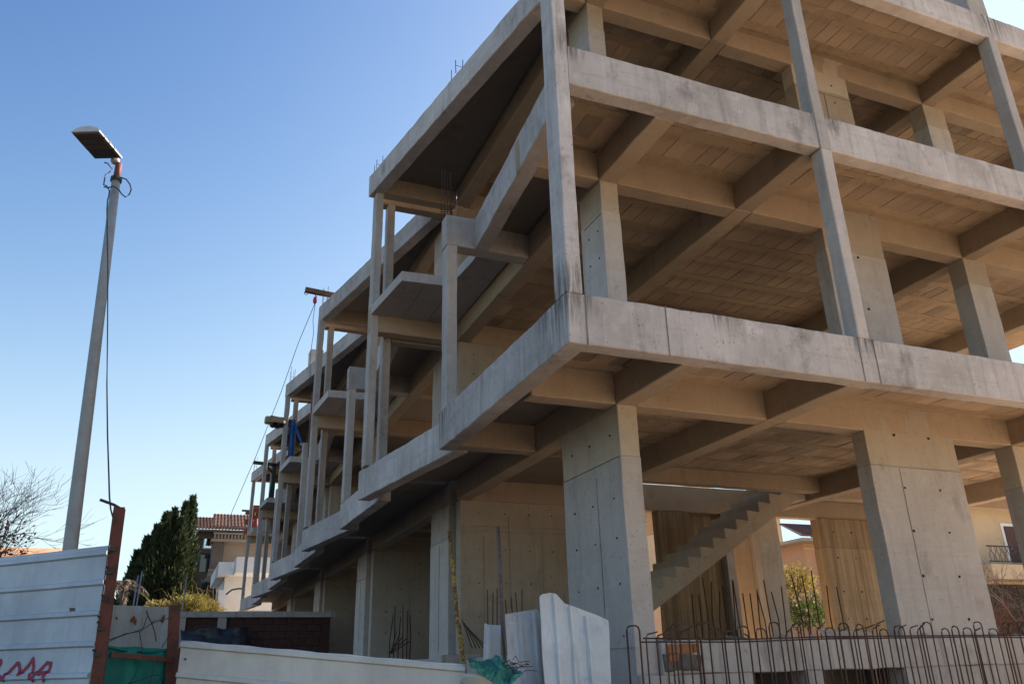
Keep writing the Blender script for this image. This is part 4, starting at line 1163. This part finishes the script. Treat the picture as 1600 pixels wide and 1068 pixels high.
bare_tree('bare_tree', 'leafless tree with fine twigs at the left edge behind the white hoarding', tb, 8.6, .75, (.10, 0), 5, plain('bluish_twig', (.09, .075, .08), .9, .3, 9, 0, 0), 6, .08, nb=3)
# reddish shrub below it
def bush(name, label, c, r, n, L, m, cat='bush', stems=6, seed=1, flat=.75):
    rnd = random.Random(seed); root = thing(name, label, cat, (c.x, c.y, c.z-r*flat)); bm = bmesh.new()
    for _ in range(n):
        a = rnd.uniform(0, 6.283); u = rnd.uniform(-1, 1); s = math.sqrt(1-u*u); d = Vector((s*math.cos(a), s*math.sin(a), u))
        lump = 1+.75*noise.noise(d*1.9+Vector((seed, 0, 0)))+.5*noise.noise(d*4.5+Vector((0, seed, 0)))
        p = Vector(c)+Vector((d.x*r, d.y*r, d.z*r*flat))*lump*rnd.uniform(.45, 1.05)
        leaf(bm, p, d+Vector((rnd.gauss(0, .5), rnd.gauss(0, .5), rnd.gauss(.3, .5))), L*rnd.uniform(.6, 1.3), L*.5)
    under(root, finish('leaves', bm, m))
    bm = bmesh.new()
    for _ in range(stems):
        a = rnd.uniform(0, 6.283); tube_bm([Vector(c)+Vector((0, 0, -r*flat)), Vector(c)+Vector((math.cos(a)*r*.4, math.sin(a)*r*.4, 0)), Vector(c)+Vector((math.cos(a)*r*.7, math.sin(a)*r*.7, r*flat*.8))], .02, 4, bm, .006)
    under(root, finish('stems', bm, M_TWIG)); return root
bush('bush', 'reddish twiggy shrub at the left edge under the bare tree', at(-4, 850, 22), .62, 240, .11, leaf_mat('reddish_leaf', (.20, .06, .05), (.32, .13, .09), .2), seed=4)
M_OLV = leaf_mat('olive_yellow_leaf', (.17, .15, .03), (.36, .31, .09), .35)
bush('bush', 'sunlit yellow green bush below the brown house, behind the rusty post', at(300, 946, 46), .85, 4200, .11, M_OLV, seed=9, flat=.6)
bush('bush', 'low yellow green bush between the cypress foot and the white house', at(326, 950, 46.5), .62, 2200, .11, M_DRY, seed=12, flat=.5)
bush('bush', 'thin dry weeds in front of the cypress foot', at(250, 946, 46), .6, 700, .15, M_DRY, seed=14, flat=.35)
gr = thing('grass_tuft', 'arching dry grass stalks rising over the yellow green bush', 'grass', tuple(at(290, 950, 45.5)))
for k in range(40):
    p = at(random.uniform(262, 338), 952, 45.5+random.uniform(-.6, .6)); a_ = random.uniform(-1, 1); h = random.uniform(.5, 1.5)
    under(gr, tube('stalk', [p, p+Vector((a_*.15, 0, h*.6)), p+Vector((a_*.5, 0, h)), p+Vector((a_*.9, 0, h*.85))], .012, M_DRY, None, 4, .004))
# small palm beside the tall post
pb0 = at(196, 918, 47); palm = thing('palm_tree', 'small palm beside the tall rusty post, left of the cypress', 'palm', (pb0.x, pb0.y, GROUND))
under(palm, tube('trunk', [Vector((pb0.x, pb0.y, GROUND)), pb0], .2, M_BARK, None, 8, .16))
for k in range(18):
    a = k*.393+random.uniform(-.1, .1); el = random.uniform(.15, 1.25); bm = bmesh.new(); L = 1.35; prev = None
    pts = [pb0+Vector((math.cos(a)*L*t*math.cos(el), math.sin(a)*L*t*math.cos(el), L*t*math.sin(el)-.75*L*t*t)) for t in [q/8 for q in range(9)]]
    for p, q in zip(pts, pts[1:]):
        d = (q-p).normalized(); s = d.cross(Vector((0, 0, 1))).normalized()
        for sg in (-1, 1):
            for z_ in (0, .5): leaf(bm, p.lerp(q, z_), d*.6+s*sg-Vector((0, 0, .35)), .42, .05)
    tube_bm(pts, .012, 4, bm)
    under(palm, finish('frond', bm, leaf_mat('palm_leaf', (.09, .12, .04), (.22, .24, .09), .4) if k == 0 else palm.children[1].data.materials[0]))

# ================================================================== FAR HOUSES, LEFT
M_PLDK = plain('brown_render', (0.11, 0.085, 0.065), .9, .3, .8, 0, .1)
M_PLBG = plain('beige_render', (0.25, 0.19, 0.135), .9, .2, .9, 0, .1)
M_PLWH = plain('white_render', (0.72, 0.73, 0.74), .85, .08, .9, 0, .05)
M_ROOF, nt, b = new_mat('clay_roof_tiles', .85)
v = mapping(nt); nt.links.new(mix(nt, (.15, .082, .066), (.10, .055, .046), ramp(nt, noise_node(nt, v, 2.5, 5, .7), [(.4, 0.), (.65, 1.)])), b.inputs['Base Color'])
M_GLASS, nt, b = new_mat('window_glass', .05); b.inputs['Base Color'].default_value = (.02, .025, .03, 1); b.inputs['Specular IOR Level'].default_value = .9
M_FRAME = plain('pale_frame', (.6, .6, .58), .6, .1, 5, 0, 0)

def tiled_roof(root, p0, p1, p2, p3, name='roof'):
    """sloping tiled sheet: p0-p1 eave, p3-p2 ridge; each tile row a step, each tile a barrel"""
    p0, p1, p2, p3 = [Vector(p) for p in (p0, p1, p2, p3)]
    n_ = (p1-p0).cross(p3-p0).normalized()
    if n_.z < 0: n_ = -n_
    bm = bmesh.new(); nc = max(6, int((p1-p0).length/.11)); nr_ = max(4, int((p3-p0).length/.33)); prev = None
    for j in range(nr_):
        for e in (0, 1):
            t = (j+e)/nr_; off = .05 if e == 0 else .0; row = []
            for i in range(nc+1):
                u = i/nc; p = p0.lerp(p1, u).lerp(p3.lerp(p2, u), t)+n_*(off+.05*(1 if i % 2 else 0)); row.append(bm.verts.new(p))
            if prev:
                for i in range(nc): bm.faces.new((prev[i], prev[i+1], row[i+1], row[i]))
            prev = row
    bmesh.ops.recalc_face_normals(bm, faces=bm.faces)
    o = under(root, finish(name, bm, M_ROOF)); md = o.modifiers.new('t', 'SOLIDIFY'); md.thickness = .08; return o

def hbox(root, name, x0, x1, y0, y1, z0, z1, m): return under(root, box(name, x0, x1, y0, y1, z0, z1, m))
# brown house
hx0, hx1 = at(302, 870, 62).x, at(346, 870, 62).x
zt, = (at(320, 829, 62).z,)
hs = thing('apartment_house', 'tall brown shaded house with tiled roof right of the cypress', 'house', (hx0, 62, GROUND))
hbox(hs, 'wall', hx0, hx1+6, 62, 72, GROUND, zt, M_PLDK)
tiled_roof(hs, (hx0-.3, 61.6, zt+.02), (hx1+2.2, 61.6, zt+.02), (hx1+2.2, 66, zt+1.55), (hx0-.3, 66, zt+1.55))
hbox(hs, 'gutter', hx0-.3, hx1+2.2, 61.42, 61.58, zt-.08, zt+.04, M_PLBG)
pr_ = at(304, 820, 61.8); under(hs, tube('drain_pipe', [pr_, (pr_.x-.05, 61.8, GROUND)], .06, M_GALV, None, 6))
a, b_ = at(319, 836, 61.9), at(331, 857, 61.9)
f_ = hbox(hs, 'window', a.x, b_.x, 61.93, 62.02, b_.z, a.z, M_FRAME)
M_PANE, nt, bb = new_mat('sky_reflecting_pane', .03); bb.inputs['Base Color'].default_value = (.55, .6, .65, 1); bb.inputs['Metallic'].default_value = 1.0
o = box('pane', a.x+.07, b_.x-.07, 61.90, 61.925, b_.z+.07, a.z-.07, M_PANE); o.parent = f_; o.matrix_parent_inverse = Matrix.Translation(hs.location).inverted() @ Matrix.Identity(4) if False else Matrix.Identity(4)
o.matrix_parent_inverse = f_.matrix_world.inverted() if False else Matrix.Identity(4)
for yy in (838, 861):
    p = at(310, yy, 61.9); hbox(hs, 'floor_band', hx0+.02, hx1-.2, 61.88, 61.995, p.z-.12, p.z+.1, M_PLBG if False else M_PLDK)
for (xa, ya, xb_, yb_) in ((314, 866, 326, 893), (314, 905, 324, 930), (333, 905, 344, 930)):
    a, b_ = at(xa, ya, 61.9), at(xb_, yb_, 61.9); hbox(hs, 'window', a.x, b_.x, 61.9, 61.99, b_.z, a.z, M_GLASS)
def balustrade(root, x0, x1, y, z0, z1, m, n):
    hbox(root, 'handrail', x0, x1, y-.08, y+.08, z1-.1, z1, m); hbox(root, 'balcony_slab', x0-.1, x1+.1, y-.1, y+1.2, z0-.16, z0, m)
    prof = [(.035, 0), (.07, .15), (.085, .3), (.045, .55), (.06, .8), (.04, 1)]
    bm = bmesh.new(); H = z1-.1-z0
    rg = [[bm.verts.new((r*math.cos(k*.785), r*math.sin(k*.785), t*H)) for k in range(8)] for r, t in prof]
    for a, b in zip(rg, rg[1:]):
        for k in range(8): bm.faces.new((a[k], a[(k+1) % 8], b[(k+1) % 8], b[k]))
    me = bpy.data.meshes.new('baluster'); bm.to_mesh(me); bm.free(); me.materials.append(m)
    for i in range(n):
        o = bpy.data.objects.new('baluster', me); C.objects.link(o); o.location = (x0+(x1-x0)*(i+.5)/n, y, z0); under(root, o)
# beige house in front of it
bs = thing('beige_house', 'beige house with tiled roof and balustraded balconies behind the building end', 'house', (at(345, 900, 58).x, 58, GROUND))
bx0, bx1 = at(347, 880, 58).x, at(392, 860, 58).x+3
ztb = at(360, 842, 58).z
hbox(bs, 'wall', bx0, bx1, 58, 60.5, GROUND, ztb, M_PLBG)
hbox(bs, 'attic_wall', bx0+.6, bx1, 59.3, 60.6, ztb, at(360, 827, 58).z, M_PLBG)
a = at(332, 824, 57.4); c = at(392, 806, 57.4)
tiled_roof(bs, (a.x, 57.4, a.z), (bx1, 57.4, a.z), (bx1, 60.4, a.z+1.35), (a.x+.1, 60.4, a.z+1.35))
z1_, z0_ = at(350, 832, 57.5).z, at(350, 842, 57.5).z
balustrade(bs, at(333, 840, 57.4).x, bx1, 57.4, z0_, z1_, M_PLBG, 26)
z1_, z0_ = at(335, 889, 57.5).z, at(335, 903, 57.5).z
balustrade(bs, at(325, 890, 57.4).x, at(342, 890, 57.4).x, 57.4, z0_, z1_, M_PLBG, 7)
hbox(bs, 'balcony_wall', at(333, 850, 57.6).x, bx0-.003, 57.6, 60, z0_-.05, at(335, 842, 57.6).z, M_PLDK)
hbox(bs, 'parapet', at(325, 890, 57.45).x, at(342, 890, 57.45).x, 57.3, 57.5, at(335, 909, 57.5).z, z0_-.17, M_PLBG)
# white house
ws = thing('white_house', 'white flat roofed house with jutting parapet between beige house and building end', 'house', (at(350, 940, 50).x, 50, GROUND))
P1 = at(346, 880, 50); P2 = at(344, 955, 50)
hbox(ws, 'wall', at(352, 900, 50).x, 7.0, 50.2, 58, GROUND, at(352, 899, 50).z, M_PLWH)
hbox(ws, 'parapet', at(341, 890, 49).x, 7.2, 49.2, 57, at(352, 900, 50).z, at(352, 880, 50).z, M_PLWH)
hbox(ws, 'porch_wall', at(341, 930, 48.5).x, at(352, 930, 48.5).x, 48.5, 50.1, GROUND, at(345, 921, 48.5).z, M_PLWH)
under(ws, tube('awning_rail', [at(353, 928, 47.8), at(362, 921, 47.8), at(372, 919, 47.8), at(381, 919, 47.8)], .05, M_DARKST, None, 6))
hbox(ws, 'stair_parapet', at(370, 880, 47).x, at(384, 880, 47).x+1.5, 47.3, 49.1, at(375, 893, 47).z, at(375, 868, 47).z, M_PLWH)
# white flat canopy edge under the building's far end
cn = box('canopy_roof', at(372, 955, 44).x, at(440, 955, 44).x, 44, 48, at(380, 957, 44).z, at(380, 953, 44).z, M_PLWH)
tag(cn, 'thin white canopy edge under the far end of the building', 'canopy')
# brick garden wall behind the hoarding
gw = thing('brick_wall', 'dark red brick garden wall with concrete piers behind the cream hoarding', 'wall', (0.3, 26, GROUND))
M_BRKD = plain('dark_red_brick', (0.075, 0.032, 0.027), .95, .4, 5, 0, .3, (.045, .022, .02))
ga_, gb_ = at(280, 964, 26), at(470, 958, 26)
hbox(gw, 'coping', ga_.x, gb_.x+1, 25.9, 26.3, ga_.z, ga_.z+.16, M_PLINTH)
for px in (283, 347): p = at(px, 970, 26); hbox(gw, 'pier', p.x-.12, p.x+.12, 25.93, 26.27, GROUND, ga_.z-.002, M_PLINTH)
bme = bpy.data.meshes.new('brick'); b_ = box_bm(-.19, .19, -.09, .09, -.09, .09, .01); b_.to_mesh(bme); b_.free(); bme.materials.append(M_BRKD)
bmj = bmesh.new(); rows = int((ga_.z-GROUND)/.2)
for j in range(rows):
    z = ga_.z-.1-j*.2; x = ga_.x+(j % 2)*.2
    while x < gb_.x+.8:
        if j < 5:
            o = bpy.data.objects.new('brick', bme); C.objects.link(o); o.location = (x, 26.1+random.uniform(-.012, .012), z); under(gw, o)
        else:
            k0 = len(bmj.verts); bmj.from_mesh(bme); bmj.verts.ensure_lookup_table()
            for v in bmj.verts[k0:]: v.co += Vector((x, 26.1, z))
        x += .4
o = under(gw, finish('brick_courses', bmj, M_BRKD)); o['kind'] = 'stuff'
hbox(gw, 'mortar_core', ga_.x, gb_.x+.9, 26.03, 26.17, GROUND, ga_.z-.01, M_BRKD)
# torn black sheeting hanging on it
o = cloth('black_sheeting', [at(282, 983, 25.5), at(388, 979, 25.5), at(384, 1010, 25.3), at(284, 1010, 25.3)], 24, 8, .14, plain('black_plastic', (.02, .02, .022), .5, .3, 5), None, 6)
tag(o, 'torn black plastic sheeting hung along the brick wall', 'sheeting')
# thin posts by the cypress
for i, (px, py, lab) in enumerate(((222, 892, 'thin pale post in front of the cypress, nearest the palm'), (216, 898, 'thin pale post with a crossarm in front of the cypress'), (292, 900, 'tall thin pale pole in front of the brown house corner'))):
    p = at(px, py, 40); q = Vector((p.x-.1, p.y, GROUND)); o = tube('thin_pole', [p, q], .03, M_GALV, None, 6); tag(o, lab, 'pole')
# far warm hillside at the left
hm = plain('sunlit_hillside', (0.42, 0.24, 0.14), .95, .2, .02, 0, 0)
bm = bmesh.new(); prev = None
for i in range(41):
    x = -260+i*7.0; y = 230
    h = 30.8+1.5*noise.noise(Vector((x*.012, 0, 0)))-max(0, (x+22)*3.0)
    row = [bm.verts.new((x, y-60, GROUND)), bm.verts.new((x, y-20, h*.75)), bm.verts.new((x, y, h)), bm.verts.new((x, y+90, GROUND))]
    if prev:
        for k in range(3): bm.faces.new((prev[k], row[k], row[k+1], prev[k+1]))
    prev = row
o = finish('hill', bm, hm, None, True); o['kind'] = 'structure'

# ================================================================== FAR HOUSES, RIGHT
M_SALM = plain('salmon_render', (0.50, 0.29, 0.18), .9, .12, .7, 0, .08)
M_CREM = plain('cream_render', (0.52, 0.41, 0.28), .9, .14, .6, 0, .1)
M_SHUT = plain('maroon_shutter', (0.06, 0.025, 0.025), .7, .2, 8)
YH = 32.0
def px3(x, y, Y=YH): return at(x, y, Y)
ch = thing('cream_house', 'cream house with wrought iron balcony and maroon shutter behind the right columns', 'house', (36.5, YH, GROUND))
zr = px3(1560, 797).z
hbox(ch, 'wall', px3(1512, 850).x-2.5, 58, YH, YH+9, GROUND, zr, M_CREM)
hbox(ch, 'eaves', px3(1505, 800).x-3, 58.5, YH-.9, YH+9.5, zr, zr+.3, plain('grey_eaves', (.3, .27, .25), .9, .2, 3))
tiled_roof(ch, (px3(1505, 800).x-3, YH-.95, zr+.31), (58.5, YH-.95, zr+.31), (58.5, YH+5, zr+2.2), (px3(1505, 800).x-3, YH+5, zr+2.2))
a, b_ = px3(1566, 822), px3(1600, 880)
hbox(ch, 'window_frame', a.x-.18, b_.x+.6, YH-.06, YH+.02, b_.z, a.z+.18, M_PLWH)
for k in range(2): hbox(ch, 'shutter', a.x+k*.95, a.x+.9+k*.95, YH-.11, YH-.062, b_.z+.03, a.z, M_SHUT)
za, zb = px3(1540, 858).z, px3(1540, 878).z
hbox(ch, 'balcony_slab', px3(1516, 890).x, 56, YH-1.3, YH-.003, px3(1540, 903, 30.7).z, zb-.25, M_CREM)
xs = px3(1516, 890).x+.1
under(ch, tube('balcony_rail', [(xs, YH-1.2, za), (xs+10, YH-1.2, za)], .035, M_DARKST, None, 5)); under(ch, tube('balcony_rail', [(xs, YH-1.2, zb-.1), (xs+10, YH-1.2, zb-.1)], .03, M_DARKST, None, 5))
for k in range(28):
    x = xs+.15+k*.2; w = .07*(1 if k % 2 else -1); bend = [(x, YH-1.2, zb-.1), (x+w, YH-1.2, zb+(za-zb)*.3), (x-w, YH-1.2, zb+(za-zb)*.65), (x, YH-1.2, za)]
    under(ch, tube('baluster', bend, .018, M_DARKST, None, 4))
hbox(ch, 'garage_shade_panel', px3(1518, 920).x, 56, YH-.05, YH-.004, GROUND+.1, px3(1540, 906).z-.2, plain('garage_shade_paint', (.022, .014, .011), .9, .3, 2))  # near-black panel on the wall, its colour standing in for the opening's shade
sm = thing('salmon_house', 'salmon house with overhanging eaves seen through the gap beside the stair', 'house', (px3(1262, 900, 36).x, 36, GROUND))
x0_ = px3(1261, 880, 36).x; zs = px3(1275, 849, 36).z
hbox(sm, 'wall', x0_, x0_+5.6, 36, 44, GROUND, zs, M_SALM)
hbox(sm, 'eaves', x0_-.85, x0_+6.2, 35.1, 44.6, zs, zs+.16, plain('eaves_board', (.40, .33, .26), .9, .2, 3))
tiled_roof(sm, (x0_-.9, 35.05, zs+.17), (x0_+6.3, 35.05, zs+.17), (x0_+4.5, 39.5, zs+1.6), (x0_+1.5, 39.5, zs+1.6))
hbox(sm, 'cornice', x0_-.05, x0_+5.65, 35.93, 35.997, px3(1275, 857, 36).z-.05, px3(1275, 857, 36).z+.05, M_CREM)
s3 = thing('peach_house', 'small peach house with tiled roof far behind the stair gap', 'house', (px3(1232, 900, 46).x, 46, GROUND))
x1_ = px3(1238, 880, 46).x; z3 = px3(1225, 866, 46).z
hbox(s3, 'wall', x1_-7, x1_, 46, 52, GROUND, z3, M_SALM)
tiled_roof(s3, (x1_-7.5, 45, z3+.1), (x1_+.75, 45, z3+.1), (x1_-1.5, 49, z3+1.5), (x1_-5, 49, z3+1.5))
hbox(s3, 'eaves', x1_-7.4, x1_+.7, 45.05, 52.5, z3, z3+.09, M_CREM)
hbox(s3, 'cornice', x1_-7.05, x1_+.3, 45.9, 45.997, px3(1230, 880, 46).z-.06, px3(1230, 880, 46).z+.06, M_CREM)
# row of houses seen above the rear beam
fh = thing('terrace_house', 'distant tiled roof house glimpsed above the rear beam behind the stair', 'house', (30, 60, GROUND))
p = at(1040, 768, 60); hbox(fh, 'wall', p.x-3, p.x+12, 60, 68, GROUND, p.z-.9, M_CREM)
tiled_roof(fh, (p.x-3.6, 59.2, p.z-.9), (p.x+12.5, 59.2, p.z-.9), (p.x+12.5, 63.5, p.z+.6), (p.x-1.6, 63.5, p.z+.6))
# planting on the right
bush('bush', 'bright yellow bush in the sunlit gap beside the stair', px3(1243, 908, 21), .62, 1500, .10, M_YEL, seed=31)
bush('bush', 'dark green bush at the foot of the gap beside the stair', px3(1262, 958, 20), .68, 1700, .10, M_GRN, seed=32, flat=.6)
q = px3(1292, 985, 23); q.z = GROUND
bare_tree('bare_shrub', 'leafless grey shrub in front of the salmon house', q, 5.4, .9, (-.1, 0), 11, M_BARK, 5, .045, 'shrub', 'leafless shrubs behind the building')
q = px3(1540, 1000, 24); q.z = GROUND
bare_tree('bare_shrub', 'leafless shrub in front of the wrought iron balcony, nearest the big column', q, 6.4, .8, (.05, 0), 21, M_BARK, 5, .05, 'shrub', 'leafless shrubs behind the building')
q = px3(1592, 1000, 23); q.z = GROUND
bare_tree('bare_shrub', 'leafless shrub below the maroon shutter at the right edge', q, 6.6, .8, (-.1, 0), 23, M_BARK, 5, .05, 'shrub', 'leafless shrubs behind the building')
for k in range(2):
    q = px3(1555+k*22, 1000, 21); q.z = GROUND
    bare_tree('bare_shrub', ('reddish bramble stems before the dark garage, left clump', 'reddish bramble stems before the dark garage, right clump')[k], q, 4.3, .45, (0, 0), 41+k, plain('reddish_stem', (.13, .05, .03), .9, .3, 9, 0, 0), 4, .02, 'shrub')
# things lying on the plinth
o = box('white_board', 0, 1, 0, 1, 0, 1, M_PLWH); o.data.transform(Matrix.Diagonal((1.0, .4, .05, 1)))
p = px3(1302, 978, 10.2); o.location = (p.x, p.y, .22); o.rotation_euler = (R(28), R(3), R(-3)); tag(o, 'white polystyrene board lying on the plinth at the foot of the board marked column', 'board')
sp = thing('broken_timber', 'pale splintered timber end standing beside the big front column', 'timber', tuple(px3(1546, 975, 8.6)))
for dx_, h in ((0, .16), (.035, .2), (.075, .15), (.11, .19)):
    p = px3(1546, 985, 8.6); under(sp, beam_between('splinter', p+Vector((dx_*.6, 0, -.05)), p+Vector((dx_+.05, .02, h)), .02, .03, plain('raw_timber', (.5, .34, .18), .8, .2, 12) if dx_ == 0 else sp.children[0].data.materials[0]))
# broken orange clay patch on the plinth face
pt = thing('clay_block', 'broken orange clay block set in the plinth face beside the corner column', 'clay block', (4.95, 7.92, .05))
M_ORG = plain('orange_clay', (.30, .12, .045), .9, .3, 12, 0, .3)
for (xa, xb_, za, zb) in ((4.99, 5.16, .11, .2), (5.17, 5.30, .09, .205), (5.0, 5.12, .03, .105), (5.31, 5.36, .12, .2)):
    b_ = box_bm(xa, xb_, 7.895, 7.95, za, zb, .006); wobble(b_, .012, 12); under(pt, finish('shard', b_, M_ORG))
b_ = box_bm(4.94, 5.40, 7.905, 7.95, -.06, .10, .01); cut_long(b_, .05); wobble(b_, .025, 9); under(pt, finish('mortar_bed', b_, plain('crumbled_mortar', (.12, .105, .095), .95, .5, 14, 0, .6)))
# rubble along the top of the plinth
bm = bmesh.new()
for k in range(260):
    x = random.uniform(4.95, 12); y = random.uniform(7.98, 9.5); s = random.uniform(.015, .06)
    k0 = len(bm.verts); bmesh.ops.create_icosphere(bm, subdivisions=1, radius=s); bm.verts.ensure_lookup_table()
    for v in bm.verts[k0:]: v.co = Vector((v.co.x*random.uniform(.8, 1.5)+x, v.co.y+y, v.co.z*.7+.24*(1 if y < 8.2 else .85)+s*.3))
o = finish('rubble', bm, M_PLINTH); tag(o, None, None, None, 'stuff')

# loose planks and scraps on the plinth behind the bars
M_PLK = plain('weathered_plank', (.22, .16, .11), .9, .4, 7, 0, .3, (.12, .09, .07))
LBL = ('beside the corner column', 'in front of the stair foot', 'in front of the sunlit gap', 'before the board marked column', 'in front of the big panelled column')
for k, (px, py, rot, L) in enumerate(((1060, 988, .1, 1.5), (1110, 984, -.25, 1.2), (1180, 987, .35, 1.6), (1345, 984, -.1, 1.1), (1480, 985, .2, 1.3))):
    p = at(px, py, 9.0+.25*k); b_ = box_bm(-L/2, L/2, -.07, .07, -.014, .014, .003); cut_long(b_, .2); wobble(b_, .006, 3)
    o = finish('plank', b_, M_PLK); o.location = (p.x, p.y, .235+.02*k); o.rotation_euler = (R(random.uniform(-4, 4)), R(random.uniform(-3, 3)), rot)
    tag(o, 'loose weathered plank lying on the plinth '+LBL[k], 'plank', 'loose planks on the plinth')
